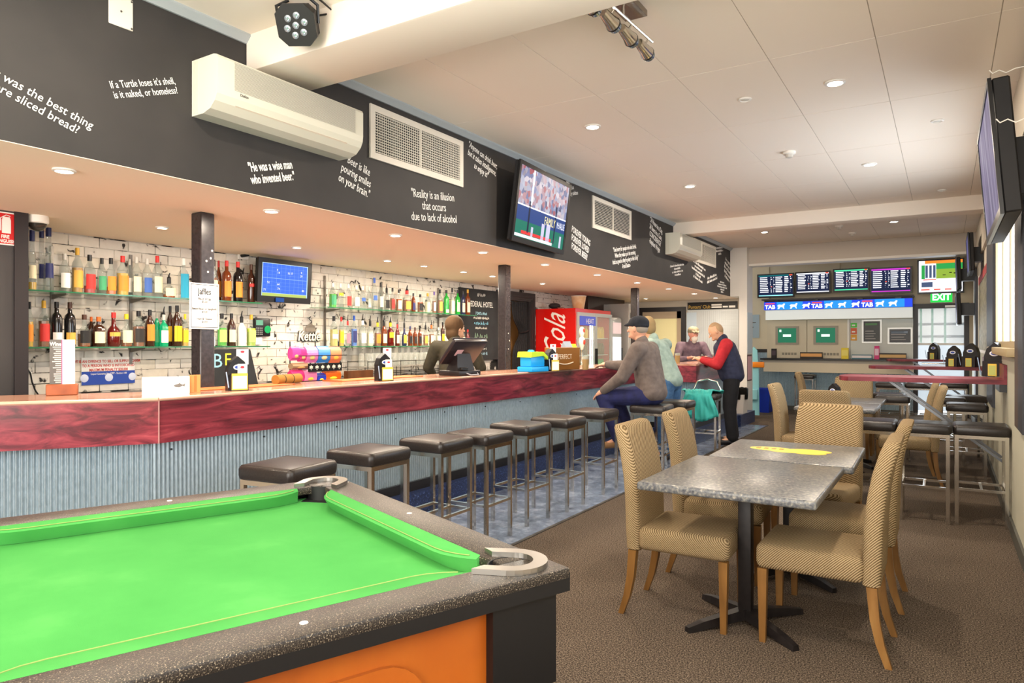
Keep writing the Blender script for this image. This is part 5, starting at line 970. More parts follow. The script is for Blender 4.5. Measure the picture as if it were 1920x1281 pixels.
t = thing('flat_cap', 'dark cap lying on top of the red fridge beside the bucket', 'cap', (-5.46, 10.08, FZ)); obj('crown', B().ball((0, 0, .052), .1, 1, 1.1, .5, 14), M('cap_dark', '#2a2426', .8), t); obj('brim', B().ball((.1, .02, .02), .07, 1, .9, .12, 12), M('cap_tan', '#b8705a', .8), t)
t = thing('slim_fridge', 'narrow grey rounded fridge with a lit glass door beside the red one', 'fridge', (-5.36, 11.62, 0))
obj('cabinet', B().rbox(-5.73, -5.02, 11.38, 11.86, 0, 1.86, .05, 3), grf, t, True); obj('lit_pane', B().box(-5.02, -5.012, 11.44, 11.80, .4, 1.5), M('slim_pane', '#e8eef2', .1, emit='#f0f4f8', es=.8), t, True); obj('header', B().box(-5.02, -5.012, 11.44, 11.80, 1.56, 1.76), M('slim_header', '#d8c8c8', .4, emit='#d8b8b8', es=.3), t, True); obj('handle', B().box(-5.012, -4.99, 11.80, 11.82, .7, 1.3), BLACK, t, True)
struct('trim_15', B().box(-5.74, -5.45, 11.32, 13.0, 1.88, ZS), M('dark_brown_panel', '#33241f', .6)); t = thing('tall_cabinet', 'tall pale grey cabinet behind the third post', 'cabinet', (-5.2, 12.3, 0)); obj('body', B().rbox(-5.7, -4.95, 12.0, 12.45, 0, 2.12, .01, 1), M('cabinet_grey', '#b4b0aa', .4, .2), t, True); obj('door', B().box(-4.95, -4.94, 12.02, 12.43, .1, 2.0), M('cabinet_light', '#c8c6c0', .4, .2), t, True); obj('display', B().box(-4.94, -4.935, 12.06, 12.38, 1.75, 1.95), BLACK, t, True)
# ================================================================== end wall of the bar: door, whiteboard, sign
YB = 13.7
d2 = struct('door_2', B().box(-5.42, -5.33, YB - .04, YB, 0, 2.12).box(-4.51, -4.42, YB - .04, YB, 0, 2.12).box(-5.33, -4.51, YB - .04, YB, 2.03, 2.12), frm); obj('lit_room', B().box(-5.33, -4.51, YB - .012, YB - .002, 0, 2.03), M('cream_room', '#e8dca8', .7, emit='#e8d898', es=.12), d2); obj('inner_jamb', B().box(-4.6, -4.51, YB - .03, YB - .012, 0, 2.03).box(-5.33, -4.51, YB - .03, YB - .012, 1.89, 2.03), M('jamb_tan', '#b8a48a', .6), d2)
t = thing('punters_board', 'large ruled whiteboard with a black sign above it on the far wall', 'whiteboard', (-3.88, YB, 1.17)); obj('board', B().box(-4.38, -3.38, YB - .025, YB - .005, 1.17, 2.05), M('board_white', '#cdd2d2', .25), t, True); gl = B()
for k in range(26): gl.box(-4.36 + .038 * k, -4.357 + .038 * k, YB - .0262, YB - .025, 1.19, 2.03)
for k in range(30): gl.box(-3.72, -3.39, YB - .0264, YB - .025, 1.2 + .028 * k, 1.202 + .028 * k)
o = obj('ruled_lines', gl, M('rule_grey', '#a8acac', .5), t, True); o['kind'] = 'stuff'
obj('header', B().box(-4.38, -3.40, YB - .03, YB - .005, 2.055, 2.2), M('sign_black', '#1a1818', .5), t, True); text('lettering', "Punters' Club", mats3((-4.14, YB - .031, 2.105), (1, 0, 0), (0, 0, 1)), .10, M('sign_gold', '#d8b050', .4), t, sx=.8)
obj('header_labels', B().box(-3.9, -3.7, YB - .032, YB - .03, 2.125, 2.155).box(-3.9, -3.7, YB - .032, YB - .03, 2.08, 2.11).box(-3.68, -3.58, YB - .032, YB - .03, 2.085, 2.115).box(-3.56, -3.44, YB - .032, YB - .03, 2.08, 2.12), WHITE, t, True)
obj('pen_tray', B().box(-4.2, -3.4, YB - .06, YB - .005, 1.14, 1.17), M('tray_grey', '#a8a49c', .4), t, True)
obj('poster', B().box(-4.4, -4.2, YB - .0266, YB - .0252, 1.4, 2.0), M('poster_paleblue', '#c8d8e4', .5), t, True)
# ================================================================== betting corner
struct('wall_dado_end', B().box(-3.62, -.5, YT - .03, YT, 1.19, 1.26), M('dado_cap', '#2e2c2a', .5))
t = thing('corrugated_dado', 'galvanised corrugated sheeting below the betting counter', 'wall cladding', (-2.0, YT, 0)); galv2 = MATS['galvanised_sheet']
for k in range(5): a, c = -3.62 + .624 * k, -3.62 + .624 * (k + 1); obj('corrugated_sheet', corrugate((a, YT - .025), (c, YT - .025), .08, 1.19), galv2, t, True, 85)
obj('skirting', B().box(-3.62, -.525, YT - .045, YT - .002, 0, .08), MATS['baseboard_dark'], t, True)
t = thing('betting_counter', 'cream betting counter with a thin black top and deep front', 'counter', (-1.85, 15.2, .8)); crm = M('counter_cream', '#d8ccb2', .5)
obj('counter_top', B().box(-3.26, -.5, 14.95, YT, 1.045, 1.075), BLACK, t, True); obj('front', B().box(-3.2, -.5, 15.0, 15.03, .80, 1.045), crm, t, True); obj('end_cap', B().box(-3.2, -3.17, 15.03, YT - .05, .8, 1.045), crm, t, True); obj('front_rail', B().box(-3.2, -.5, 14.996, 15.0, .99, 1.04), M('rail_grey', '#a39c90', .5), t, True)
t = thing('betting_backboard', 'cream panelled back board of the betting counter with two green screens', 'back board', (-2.4, YT, 1.08))
obj('panel_left', B().box(-3.2, -2.42, YT - .10, YT - .03, 1.08, 1.86), crm, t, True); obj('panel_right', B().box(-2.41, -1.66, YT - .10, YT - .03, 1.08, 1.86), crm, t, True); obj('side_strip', B().box(-1.66, -1.62, YT - .10, YT - .03, 1.08, 1.86), WHITE, t, True)
for n_, (x0, x1, pz0, pz1) in enumerate(((-2.98, -2.62, 1.40, 1.70), (-2.24, -1.88, 1.40, 1.70))):
    q = obj('terminal', B().box(x0 - .05, x1 + .05, YT - .115, YT - .10, pz0 - .04, pz1 + .04), M('terminal_frame', '#a39a8a', .5), t, True); obj('screen', B().box(x0, x1, YT - .117, YT - .115, pz0, pz1), emi('term_green', '#2f7a5a', .6), q, True); obj('screen_text', B().box(x0 + .1, x1 - .1, YT - .118, YT - .117, pz0 + .12, pz0 + .17).box(x0 + .03, x0 + .07, YT - .118, YT - .117, pz1 - .08, pz1 - .03), emi('term_white', '#d8f0e0', .9), q, True)
for x0 in (-2.9, -2.1):
    for k in range(5): obj('slot', B().box(x0 + .06 * k, x0 + .045 + .06 * k, YT - .103, YT - .10, 1.14, 1.19), M('slot_grey', '#8f8878', .5), t, True)
t = thing('betting_sign', 'long blue illuminated TAB sign with white racing animal figures', 'sign', (-1.86, 15.1, 2.05)); bS = emi('sign_blue', '#2a4ae0', .8); bS2 = emi('sign_azure', '#2a90e8', .8)
obj('light_box', B().box(-3.2, -.52, 15.06, 15.3, 2.075, 2.24), M('lightbox_back', '#2a3a7a', .4), t, True)
for k in range(3):
    x0 = -3.2 + .9 * k; obj('face_panel', B().box(x0, min(x0 + .89, -.52), 15.055, 15.06, 2.075, 2.235), bS, t, True); obj('face_blend', B().box(x0 + .25, min(x0 + .75, -.53), 15.053, 15.055, 2.076, 2.234), bS2, t, True)
    text('lettering', 'TAB', mats3((x0 + .12, 15.05, 2.13), (1, 0, 0), (0, 0, 1)), .11, W_, t, bold=.004); obj('red_tab', B().box(x0 + .03, x0 + .21, 15.05, 15.054, 2.19, 2.215), emi('tab_red', '#e04a50', .9), t, True)
for k, xx in enumerate((-2.86, -2.62, -2.38, -1.96, -1.72, -1.48, -1.06, -.84)):
    an = [(-.07, 0), (-.055, .045), (-.08, .06), (-.05, .085), (.02, .08), (.05, .11), (.075, .10), (.06, .07), (.05, .04), (.06, 0), (.045, 0), (.025, .035), (-.02, .035), (-.04, .0)]
    obj('racing_figure', B().prism([(xx + a * 1.0, 2.095 + c) for a, c in an], 'y', 15.049, 15.053), W_, t, True)
obj('frosted_panel', B().box(-3.18, -.52, 15.10, 15.12, 1.87, 2.07), M('frosted_white', '#e4eae6', .4, emit='#f0f6f0', es=.22), t, True); obj('top_shelf', B().box(-3.24, -.5, 15.0, YT, 2.27, 2.30), M('shelf_dark', '#4a4644', .5), t, True); obj('lamp_strip', B().box(-3.2, -.52, 15.06, 15.1, 2.24, 2.27), M('strip_dark', '#2c2a40', .5), t, True)
for x in (-2.95, -2.2, -1.4, -.75): obj('spot_clip', B().box(x - .05, x + .05, 14.98, 15.05, 2.235, 2.265), BLACK, t, True)
t = thing('notice_board', 'pale grey board with notices right of the betting screens', 'panel', (-1.05, YT, 1.08)); obj('board', B().box(-1.61, -.52, YT - .08, YT - .03, 1.08, 1.86), M('side_pale', '#d4d8d0', .5), t, True)
for q in ((-1.37, -1.08, 1.42, 1.82, '#3a3c3a', '#5a8a5a', 'framed dark notice with green heading on the betting board'), (-.92, -.56, 1.40, 1.66, '#4a4c50', '#8a98a8', 'wide framed notice split dark and pale on the betting board')):
    n_ = thing('framed_notice', q[6], 'notice', (q[0], YT - .08, q[2])); obj('frame', B().box(q[0] - .03, q[1] + .03, YT - .095, YT - .0805, q[2] - .03, q[3] + .03), M('frame_silver', '#d8dad6', .35, .3), n_, True); obj('print', B().box(q[0], q[1], YT - .097, YT - .095, q[2], q[3]), M('print_' + q[4][1:], q[4], .4), n_, True); obj('heading', B().box(q[0] + .03, q[1] - .05, YT - .098, YT - .097, q[3] - .08, q[3] - .04), M('print_' + q[5][1:], q[5], .5), n_, True)
    for k in range(4): obj('text_line', B().box(q[0] + .03, q[1] - .08 - .03 * (k % 2), YT - .098, YT - .097, q[2] + .05 + .05 * k, q[2] + .062 + .05 * k), M('print_pale', '#b8b4b0', .5), n_, True)
for q in ((-1.60, -1.49, 1.70, 1.79, '#4ac83a', 'green'), (-1.60, -1.49, 1.57, 1.69, '#d86030', 'orange'), (-1.60, -1.49, 1.44, 1.56, '#e0a030', 'blue and yellow'), ): n_ = thing('notice_card', 'small %s card pinned beside the betting screens' % q[5], 'card', (q[0], YT - .081, q[2])); obj('card', B().box(q[0], q[1], YT - .083, YT - .0805, q[2], q[3]), M('card_' + q[4][1:], q[4], .5), n_, True); obj('card_print', B().box(q[0] + .02, q[1] - .03, YT - .0845, YT - .083, q[2] + .03, q[2] + .06), WHITE, n_, True)
def counter_item(name, label, cat, x, w_, h, col, col2, z=1.075):
    n_ = thing(name, label, cat, (x, 15.15, z)); obj('body', B().rbox(-w_ / 2, w_ / 2, -.03, .03, 0, h, .003, 1), M('ci_' + col[1:], col, .5), n_); obj('front', B().box(-w_ / 2 + .01, w_ / 2 - .01, -.0315, -.03, h * .3, h * .8), M('ci_' + col2[1:], col2, .5), n_)
counter_item('yellow_notice', 'yellow paper notice standing on the betting counter', 'notice', -1.68, .13, .22, '#e8d030', '#f0e070'); counter_item('slip_rack', 'long black slip rack with orange fronts on the left of the betting counter', 'rack', -2.3, .42, .13, '#241c18', '#e8a860'); counter_item('slip_rack', 'long dark slip rack on the right of the betting counter', 'rack', -.85, .46, .12, '#2a2220', '#d8b070'); counter_item('pink_notice', 'pink notice with a white figure on the betting counter', 'notice', -1.12, .085, .26, '#d83a80', '#f0d0e0'); counter_item('pamphlet_row', 'row of small pamphlets on the betting counter', 'pamphlets', -1.38, .36, .09, '#4a7a88', '#e8e0e0'); counter_item('dark_jar', 'small black dome caddy on the left end of the betting counter', 'menu holder', -3.02, .10, .2, '#1a1416', '#4a3a44')
# exit door and sign
d3 = struct('door_3', B().box(-.52, -.44, YT - .05, YT + .1, 0, 2.14).box(.30, .38, YT - .05, YT + .1, 0, 2.14).box(-.44, .30, YT - .05, YT + .1, 2.05, 2.14), frm)
obj('door_pane', B().box(-.44, .30, YT + .02, YT + .03, 1.38, 2.05), glass, d3); obj('glow_pane', B().box(-.44, .30, YT + .0, YT + .03, .1, 1.36), M('frosted_blue', '#cddbe6', .3, emit='#cfe0ee', es=.45), d3); obj('mid_rail', B().box(-.44, .30, YT - .02, YT + .05, 1.35, 1.39), WHITE, d3); obj('push_bar', B().tube([(-.38, YT - .05, 1.0), (.24, YT - .05, 1.0)], .015, 8), CHROME, d3); obj('closer', B().box(.0, .22, YT - .09, YT - .05, 2.06, 2.10), M('closer_grey', '#b8b8b4', .4, .6), d3)  # lower frosted pane: daylight behind it put in as a low glow
t = thing('outside_railing', 'pale railing and wall seen through the exit door glass', 'railing', (0, 16.6, 0)); obj('wall_face', B().box(-1.6, 1.4, 17.0, 17.1, 0, 3), M('outside_pale', '#e4e6e8', .8), t, True); obj('rail', B().box(-1.5, 1.3, 16.55, 16.6, 1.5, 1.55).box(-1.5, 1.3, 16.55, 16.6, 1.75, 1.8), M('rail_slate', '#7a848c', .5), t, True)
for x in (-.42, -.22, .0): obj('bar', B().box(x - .02, x + .02, 16.5, 16.55, .8, 2.6), M('bar_green', '#5a9a88', .6), t, True)
t = thing('exit_sign', 'green illuminated EXIT sign above the glazed door', 'sign', (-.06, YT - .02, 2.14)); obj('box', B().rbox(-.245, .125, YT - .04, YT, 2.15, 2.36, .008, 1), WHITE, t, True); obj('green_face', B().box(-.235, .115, YT - .043, YT - .04, 2.16, 2.35), emi('exit_green', '#22b040', 1.1), t, True); text('lettering', 'EXIT', mats3((-.06, YT - .0445, 2.255), (1, 0, 0), (0, 0, 1)), .17, W_, t, bold=.006, sx=.85)
# posters on the pier, bins, display stand
t = thing('pier_poster', 'pale printed notice on the white pier by the archway', 'poster', (-3.045, 12.95, 1.3)); obj('sheet', B().box(-3.05, -3.045, 12.97, 13.34, 1.2, 1.95), M('poster_pale', '#c8d4dc', .5), t, True); obj('lower_sheet', B().box(-3.05, -3.044, 12.98, 13.28, .72, 1.15), M('poster_pink', '#d8a8b0', .5), t, True); obj('lower_frame', B().box(-3.05, -3.0455, 12.96, 13.30, .70, 1.18), M('frame_maroon', '#5a3a44', .5), t, True)
t = thing('wall_poster', 'pale blue poster on the end wall left of the betting board', 'poster', (-3.5, YT - .01, 1.5)); obj('sheet', B().box(-3.72, -3.38, YT - .012, YT - .002, 1.50, 2.0), M('poster_sky', '#a8bcc8', .5), t, True)
for k in range(3): obj('print_line', B().box(-3.7, -3.45 - .05 * k, YT - .0135, YT - .012, 1.82 - .1 * k, 1.84 - .1 * k), M('fish_grey', '#6a6864', .5), t, True)
p = at(1428, 772, z=0); t = thing('blue_bin', 'square royal blue bin on the carpet past the pier', 'bin', (p.x, p.y, 0)); obj('body', B().loft([[(a * s, c * s, z) for a, c in ((1, 1), (-1, 1), (-1, -1), (1, -1))] for z, s in ((0, .175), (.47, .195), (.47, .18), (.44, .178))], False), M('bin_blue', '#0e2fa8', .4), t); obj('rim', B().box(-.2, .2, -.2, -.185, .455, .475).box(-.2, .2, .185, .2, .455, .475).box(-.2, -.185, -.185, .185, .455, .475).box(.185, .2, -.185, .185, .455, .475), M('bin_blue2', '#1a3fc0', .4), t)
struct('trim_16', B().box(-3.5, -2.86, 11.72, 12.72, 0, .2), bluesp)
t = thing('white_bin', 'white bin lined with a black bag at the end of the bar', 'bin', (-3.02, 12.1, .2)); obj('body', B().loft([[(a * s, c * s, z) for a, c in ((1, 1), (-1, 1), (-1, -1), (1, -1))] for z, s in ((0, .14), (.32, .155))], False), M('bin_white', '#d8d2ca', .5), t); secs = []
for z, s in ((.24, .158), (.30, .165), (.42, .168), (.43, .155), (.33, .14)): secs.append([(s * math.cos(k * PI / 12) * 1.15 * (1 + .05 * math.sin(k * 5)), s * math.sin(k * PI / 12) * 1.15 * (1 + .05 * math.cos(k * 7)), z + .008 * math.sin(k * 3)) for k in range(24)])
obj('bag', B().loft(secs), M('bag_black', '#0e0e10', .22), t)
t = thing('display_stand', 'pale turquoise cardboard display stand behind the pier with an orange hand', 'display stand', (-3.13, 13.85, 0)); obj('card', B().prism([(-.10, 0), (.10, 0), (.09, .9), (.06, 1.25), (-.0, 1.32), (-.10, 1.2)], 'y', -.02, .02), M('stand_aqua', '#8fd0dc', .5), t); obj('pocket', B().rbox(-.06, .08, -.09, -.02, .3, .5, .01, 1), M('stand_aqua', '#8fd0dc', .5), t); obj('orange_hand', B().rbox(-.04, .2, -.06, -.022, .92, 1.03, .03, 2), M('hand_orange', '#f08a18', .5), t)
# menu caddies on the tables
caddy(at(1866, 707, z=1.1005) + Vector((0, .12, 0)), -PI / 2 - .4, 'large black menu caddy with an oval badge on the nearest wall table', 1.5, few=True); caddy(Vector((.26, 10.2, 1.1005)), -PI / 2 - .4, 'black menu caddy stacked with cards on the middle wall table', 1.45, few=True); caddy(Vector((.08, 10.25, 1.1005)), -PI / 2 - .4, 'second black menu caddy with sauce cards on the middle wall table', 1.3, few=True); caddy(Vector((-.18, 14.5, 1.1005)), -PI / 2 - .4, 'black menu caddy on the farthest wall table', 1.5, few=True)
caddy(Vector((-1.02, 8.1, .7425)), -PI / 2 - .5, 'dark menu caddy on the second dining table group', 1.1, few=True)
# teal jacket over the stool, with its arched back
jk = [o for o in bpy.data.objects if o.get('label', '').startswith('chrome bar stool')][0]
obj('back_arch', B().tube([(-.16, .16 - .0, .69), (-.17, .17, .80), (-.12, .175, .90), (0, .18, .93), (.12, .175, .90), (.17, .17, .80), (.16, .16, .69)], .011, 10), CHROME, jk)
random.seed(5); vs = []; fs = []; NU, NV = 26, 26
path = [(.20, .72), (.12, .775), (.0, .782), (-.14, .782), (-.205, .74), (-.225, .60), (-.235, .46)]
def pl(s_):
    s_ *= len(path) - 1; i = min(int(s_), len(path) - 2); f = s_ - i; return path[i][0] + (path[i + 1][0] - path[i][0]) * f, path[i][1] + (path[i + 1][1] - path[i][1]) * f
for j in range(NV + 1):
    y, z = pl(j / NV)
    for i in range(NU + 1):
        u = i / NU - .5; fold = .018 * math.sin(u * 22 + j * .25) + .012 * math.sin(u * 41 - j * .4); hem = .09 * math.sin(u * 7 + 1) * max(0, j / NV - .6); q = max(0, j / NV - .55)
        vs.append((u * (.42 + .1 * math.sin(j * .3)) - .04, y - abs(fold) * (.6 + 2 * q), z + (abs(fold) * .8 if q == 0 else 0) - hem))
for j in range(NV):
    for i in range(NU): a = j * (NU + 1) + i; fs.append((a, a + 1, a + NU + 2, a + NU + 1))
t = thing('jacket', 'teal jacket draped over the chrome bar stool', 'jacket', (-2.58, 8.74, .003), .1); cl = obj('cloth', B().add(vs, fs, True), noisemat('teal_cloth', [(.3, '#1f8a84'), (.7, '#3ab4aa')], 6, 4, .7), t, ang=180); so = cl.modifiers.new('thickness', 'SOLIDIFY'); so.thickness = .008; so.offset = 1
obj('lining', B().ball((.10, -.20, .56), .09, .8, .35, 1.1, 12), M('lining_black', '#1a1c1e', .8), t); obj('sleeve', B().tube([(-.12, -.21, .74), (-.16, -.24, .62), (-.15, -.25, .50)], [.045, .05, .045], 10), MATS['teal_cloth'], t)
# ================================================================== people
def blob(name, parts, voxel, mat, parent, smooth=4):
    """one continuous skin over tapered limbs (a: p0,r0,p1,r1) and ellipsoids (c,(rx,ry,rz)[,rotation])"""
    b_ = B()
    for q in parts:
        if len(q) == 4:
            p0, r0, p1, r1 = Vector(q[0]), q[1], Vector(q[2]), q[3]; n = 5; L = (p1 - p0).length
            ps = [p0.lerp(p1, k / n) for k in range(n + 1)]; b_.tube(ps, [r0 + (r1 - r0) * k / n for k in range(n + 1)], 14); b_.ball(p0, r0, seg=14); b_.ball(p1, r1, seg=14)
        else:
            m = Matrix.Translation(q[0]) @ (q[2] if len(q) > 2 else Matrix.Identity(4)); b_.ball((0, 0, 0), 1, *q[1], seg=18, mat=m)
    me = b_.mesh(name); o = bpy.data.objects.new('tmp', me); COL.objects.link(o)
    r = o.modifiers.new('r', 'REMESH'); r.mode = 'VOXEL'; r.voxel_size = voxel; s_ = o.modifiers.new('s', 'SMOOTH'); s_.iterations = smooth; s_.factor = .5
    m2 = bpy.data.meshes.new_from_object(o.evaluated_get(bpy.context.evaluated_depsgraph_get())); bpy.data.objects.remove(o); bpy.data.meshes.remove(me)
    m2.name = name; m2.materials.clear(); m2.polygons.foreach_set('use_smooth', [True] * len(m2.polygons)); return link(name, m2, mat, parent)
def hand(w, d, down, side, curl=.5):
    """palm and five fingers; w wrist, d pointing direction, down = palm side, side = thumb side"""
    w, d, down, side = Vector(w), Vector(d).normalized(), Vector(down).normalized(), Vector(side).normalized(); out = []
    out.append((w, .026, w + d * .045, .030)); out.append((w + d * .03 + side * .012, .022, w + d * .085 + side * .018, .018)); out.append((w + d * .03 - side * .014, .022, w + d * .08 - side * .02, .017))
    for k, (o_, l_) in enumerate(((.027, .068), (.009, .076), (-.009, .070), (-.026, .055))):
        a = w + d * .088 + side * o_; dd = (d + down * curl * .45).normalized(); m_ = a + dd * l_ * .5; d2 = (d + down * curl * 1.4).normalized(); e = m_ + d2 * l_ * .5; out += [(a, .0098, m_, .0090), (m_, .0090, e, .0078)]
    a = w + d * .03 + side * .03; m_ = a + (d * .6 + side * .7).normalized() * .04; out += [(a, .014, m_, .011), (m_, .011, m_ + (d + side * .1 + down * curl * .4).normalized() * .032, .009)]
    return out
def person(label, base, rz, J, skin, top, legs, shoe, sleeve=.92, hair=None, bald=False, capm=None, beard=None, belly=1.0, vest=None, bulk=1.0, collar=True, bob=False):
    t = thing('person', label, 'person', base, rz); V = lambda k: Vector(J[k]); hd = V('head'); yaw, pit = J.get('face', (0, 0))
    R = Matrix.Rotation(yaw, 4, 'Z') @ Matrix.Rotation(pit, 4, 'Y'); H = lambda x, y, z: hd + (R @ Vector((x, y, z)))
    body = [(hd, (.098, .077, .115), R), (H(.03, 0, -.055), (.065, .058, .07), R), (H(.085, 0, -.085), (.025, .03, .022), R), (H(.092, 0, -.005), .012, H(.116, 0, -.03), .0135), (H(.085, .028, .022), .012, H(.085, -.028, .022), .012), (H(.0, .078, -.01), (.018, .012, .032), R), (H(.0, -.078, -.01), (.018, .012, .032), R),
            (H(.084, .02, -.062), .009, H(.084, -.02, -.062), .009), (V('neck') - Vector((0, 0, .04)), .058, H(-.015, 0, -.07), .052)]
    ch, pe = V('chest'), V('pelvis'); mid = ch.lerp(pe, .5)
    body += [(ch, (.11, .16, .16)), (mid, (.10, .14, .14)), (pe, (.11, .15, .12))]
    for s_ in 'LR':
        sh, el, ha, hp, kn, an = (V(k + s_) for k in ('sh', 'el', 'ha', 'hip', 'kn', 'an')); body += [(sh, .05, el, .040), (el, .038, ha, .026), (ch + Vector((0, 0, .06)), .06, sh, .05), (hp, .075, kn, .052), (kn, .05, an, .036), (an, .034, V('to' + s_) if 'to' + s_ in J else an + Vector((.14, 0, -.05)), .03)]
        d = J.get('hd' + s_) or (ha - el); body += hand(ha, d, J.get('dn' + s_, (0, 0, -1)), J.get('sd' + s_, (0, -1 if s_ == 'L' else 1, 0)), J.get('cu', .5))
    blob('body', body, .0065, M('skin_' + skin[1:], skin, .55), t, 3)
    # face
    ew = M('eye_white', '#e8e0d8', .3); ed = M('eye_dark', '#2a2018', .3)
    for y in (.031, -.031): ey = obj('eye', B().ball(H(.086, y, .004), .0105, seg=8), ew, t); obj('iris', B().ball(H(.0945, y, .004), .005, seg=8), ed, ey); obj('eyebrow', B().tube([H(.095, y * .6, .027), H(.093, y * 1.5, .028)], .0045, 6), M('brow_' + (hair or '#8a7a68')[1:], hair or '#8a7a68', .9), t)
    obj('mouth', B().tube([H(.0925, .022, -.062), H(.0955, 0, -.060), H(.0925, -.022, -.062)], .004, 6), M('lip', '#a8544c', .5), t)
    # clothes
    tm = []
    for k in range(9):
        f = k / 8; c = (ch + Vector((0, 0, .05))).lerp(pe + Vector((0, 0, .02)), f); bl_ = bulk * (1 + (belly - 1) * math.sin(f * PI)); tm.append((c, ((.128 + .012 * f) * bl_, (.182 - .012 * math.sin(f * PI)) * bl_, .12)))
    tm.append((ch + Vector((0, 0, .10)), (.10, .165, .07)))
    slv = []
    for s_ in 'LR':
        sh, el, ha = V('sh' + s_), V('el' + s_), V('ha' + s_); slv += [(ch + Vector((-.01, 0, .08)), .08, sh, .078 * bulk), (sh, .078 * bulk, el, .062 * bulk), (el, .062 * bulk, el.lerp(ha, sleeve), .046)]
    fab = lambda nm, c1, c2: noisemat(nm, [(.3, c1), (.7, c2)], 14, 4, .85, .3, bump=.3)
    if vest: blob('shirt', tm + slv, .011, top, t); blob('vest', [(c, tuple(a * 1.07 for a in r)) for c, r in tm] + [(ch + Vector((-.01, 0, .08)), .09, V('sh' + s_) + Vector((0, 0, .01)), .075) for s_ in 'LR'] + [(V('neck') - Vector((0, 0, .06)), .085, V('neck') + Vector((0, 0, .0)), .075)], .011, vest, t)
    else: blob('jacket' if sleeve > .8 else 'shirt', tm + slv + ([(V('neck') - Vector((0, 0, .06)), .08, V('neck') - Vector((0, 0, .005)), .068)] if collar else []), .011, top, t)
    lg = [(pe, (.135, .175, .12))]
    for s_ in 'LR': hp, kn, an = (V(k + s_) for k in ('hip', 'kn', 'an')); lg += [(hp, .098 * bulk, kn, .076 * bulk), (kn, .076 * bulk, an + Vector((0, 0, .02)), .066 * bulk)]
    blob('trousers', lg, .011, legs, t)
    for s_ in 'LR':
        an = V('an' + s_); to = V('to' + s_) if 'to' + s_ in J else an + Vector((.15, 0, -.05)); blob('shoe', [(an + Vector((-.03, 0, -.04)), .042, to, .038), (an, .045, an + Vector((0, 0, -.04)), .045)], .010, shoe, t)
    if hair and not bald:
        hs = [(H(-.02, 0, .035), (.100, .087, .105), R), (H(-.045, 0, -.01), (.07, .082, .09), R)] if not capm else [(H(-.035, 0, .0), (.070, .083, .075), R)]; hs += [(H(-.05, 0, -.05), (.065, .09, .10), R), (H(-.02, 0, .04), (.112, .1, .11), R)] if bob else []; blob('hair', hs, .009, fab('hair_' + hair[1:], hair, hair), t)
    if bald and hair: blob('hair', [(H(-.045, 0, .01), (.062, .081, .085), R), (H(-.01, 0, .075), (.07, .062, .048), R)], .008, fab('hair_' + hair[1:], hair, hair), t)
    if capm:
        blob('cap', [(H(-.008, 0, .055), (.112, .096, .075), R), (H(-.03, 0, .03), (.088, .092, .05), R), (H(.07, 0, .045), .03, H(.155, .0, .030), .012), (H(.07, .05, .042), .02, H(.135, .04, .028), .010), (H(.07, -.05, .042), .02, H(.135, -.04, .028), .010)], .008, capm, t)
    if beard: blob('beard', [(H(.06, 0, -.085), (.05, .058, .055), R), (H(.05, 0, -.12), (.035, .04, .05), R), (H(.09, 0, -.045), .012, H(.085, .03, -.055), .010), (H(.09, 0, -.045), .012, H(.085, -.03, -.055), .010)], .008, M('beard_' + beard[1:], beard, .9), t)
    return t
def fab(nm, c1, c2): return noisemat(nm, [(.3, c1), (.7, c2)], 14, 4, .85, .3, bump=.3)
# seated man in a grey-brown jacket and navy cap
SIT = dict(pelvis=(-.05, 0, .87), chest=(.02, 0, 1.24), neck=(.06, 0, 1.42), head=(.10, 0, 1.55), face=(-.12, .0), shL=(.02, .21, 1.33), elL=(.17, .26, 1.05), haL=(.40, .21, .90), shR=(.04, -.21, 1.33), elR=(.36, -.32, 1.14), haR=(.60, -.34, 1.155),
           hdR=(1, -.1, -.12), hdL=(.8, -.2, -.5), hipL=(0, .10, .86), knL=(.42, .15, .83), anL=(.26, .13, .40), toL=(.40, .14, .33), hipR=(0, -.10, .86), knR=(.42, -.13, .83), anR=(.24, -.12, .40), toR=(.38, -.13, .33), cu=.45)
person('seated man in a grey-brown jacket, navy cap and navy trousers leaning on the bar', (-2.60, 6.80, 0), PI, SIT, '#d09a80', fab('jacket_taupe', '#564c48', '#6e625c'), fab('trouser_navy', '#14173c', '#1f2456'), M('shoe_tan', '#7a5a38', .6), .95, hair='#8f8578', capm=fab('hat_navy', '#14171f', '#20242e'), bulk=1.1)
def standing(lean=0, h=1.0, **k):
    J = dict(pelvis=(0, 0, .93 * h), chest=(.03 + lean, 0, 1.27 * h), neck=(.05 + lean * 1.3, 0, 1.46 * h), head=(.09 + lean * 1.6, 0, 1.585 * h), shL=(.02 + lean, .20, 1.37 * h), shR=(.02 + lean, -.20, 1.37 * h), hipL=(0, .10, .92 * h), hipR=(0, -.10, .92 * h), knL=(.03, .11, .50), knR=(.03, -.11, .50), anL=(0, .12, .09), anR=(-.03, -.12, .09), toL=(.16, .14, .04), toR=(.13, -.14, .04)); J.update(k); return J
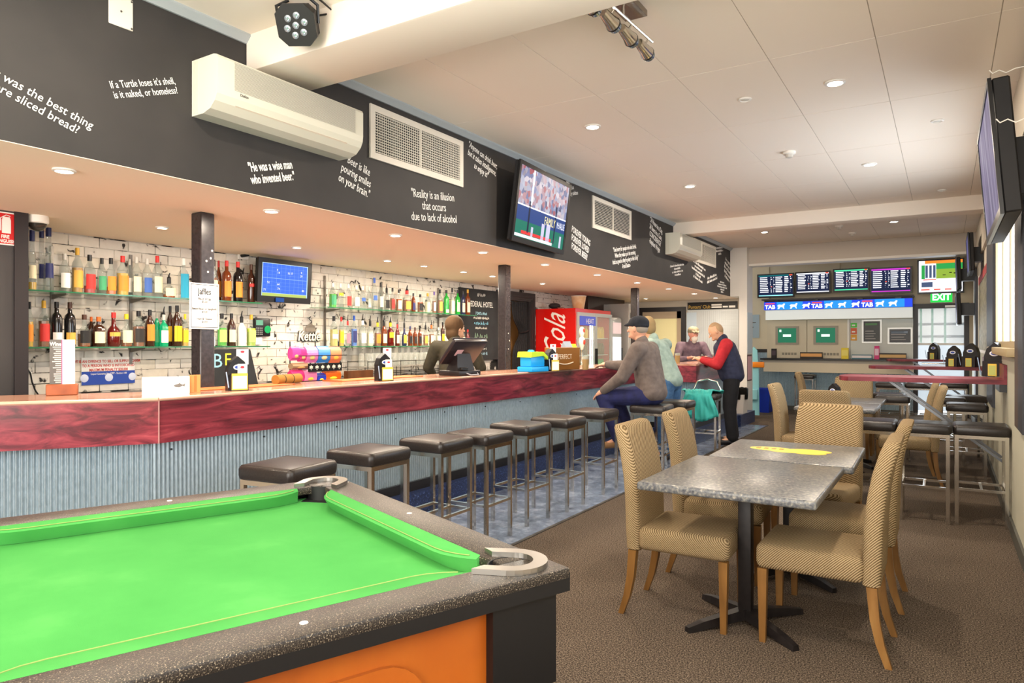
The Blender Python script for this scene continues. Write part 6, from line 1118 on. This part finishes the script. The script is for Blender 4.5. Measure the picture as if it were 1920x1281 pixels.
# standing man in sage shirt and jeans behind him, seen from behind
person('standing man seen from behind in a sage green shirt and blue jeans at the bar', (-2.80, 8.06, 0), PI - .1, standing(.13, 1.0, elL=(.34, .30, 1.10), haL=(.56, .20, 1.145), elR=(.36, -.30, 1.10), haR=(.58, -.20, 1.145), face=(-.3, .1)), '#c89878', fab('shirt_sage', '#7d9188', '#98aaa0'), fab('jeans_blue', '#2a4a70', '#44698f'), M('shoe_dark', '#2a2422', .6), .95, hair='#8a7450', bulk=1.08)
# standing man with red sleeves and navy vest, head bowed over the bar corner
person('standing balding man in a navy vest with red sleeves at the bar corner', (-2.50, 9.74, 0), PI + .30, standing(.06, 1.0, elL=(.20, .31, 1.10), haL=(.40, .16, 1.16), elR=(.20, -.29, 1.10), haR=(.40, -.10, 1.17), face=(.0, .55), head=(.21, 0, 1.56), neck=(.12, 0, 1.45)), '#d0a080', fab('sleeve_red', '#a01820', '#b82630'), fab('trouser_black', '#0e0e12', '#18181c'), M('shoe_black', '#16161a', .5), .93, hair='#a88a68', bald=True, vest=fab('vest_navy', '#22263c', '#30344c'), belly=1.1, bulk=1.15)
# older man with a pale beard behind the counter
person('older man with a pale beard and flat cap standing behind the far bar corner', (-3.78, 11.95, 0), -.95, standing(.05, .98, elL=(.16, .30, 1.10), haL=(.36, .16, 1.14), elR=(.18, -.30, 1.10), haR=(.38, -.14, 1.14), face=(.1, .1)), '#d0907c', fab('shirt_mauve', '#5e4c58', '#77626c'), fab('trouser_black', '#0e0e12', '#18181c'), M('shoe_black', '#16161a', .5), .75, hair='#b8b0a4', capm=fab('hat_olive', '#7a7058', '#968a70'), beard='#d8d0c4')
# bartender turned to the shelves
person('bartender with short auburn hair in an olive-black shirt standing behind the till', (-4.62, 6.18, 0), 2.0, standing(.02, .985, elL=(.06, .30, 1.12), haL=(.22, .24, .98), elR=(.06, -.30, 1.12), haR=(.22, -.24, .98), face=(-.75, .0)), '#d0a488', fab('shirt_olive', '#2c281e', '#3e3828'), fab('trouser_black', '#0e0e12', '#18181c'), M('shoe_black', '#16161a', .5), .5, hair='#4e3820', bob=True)
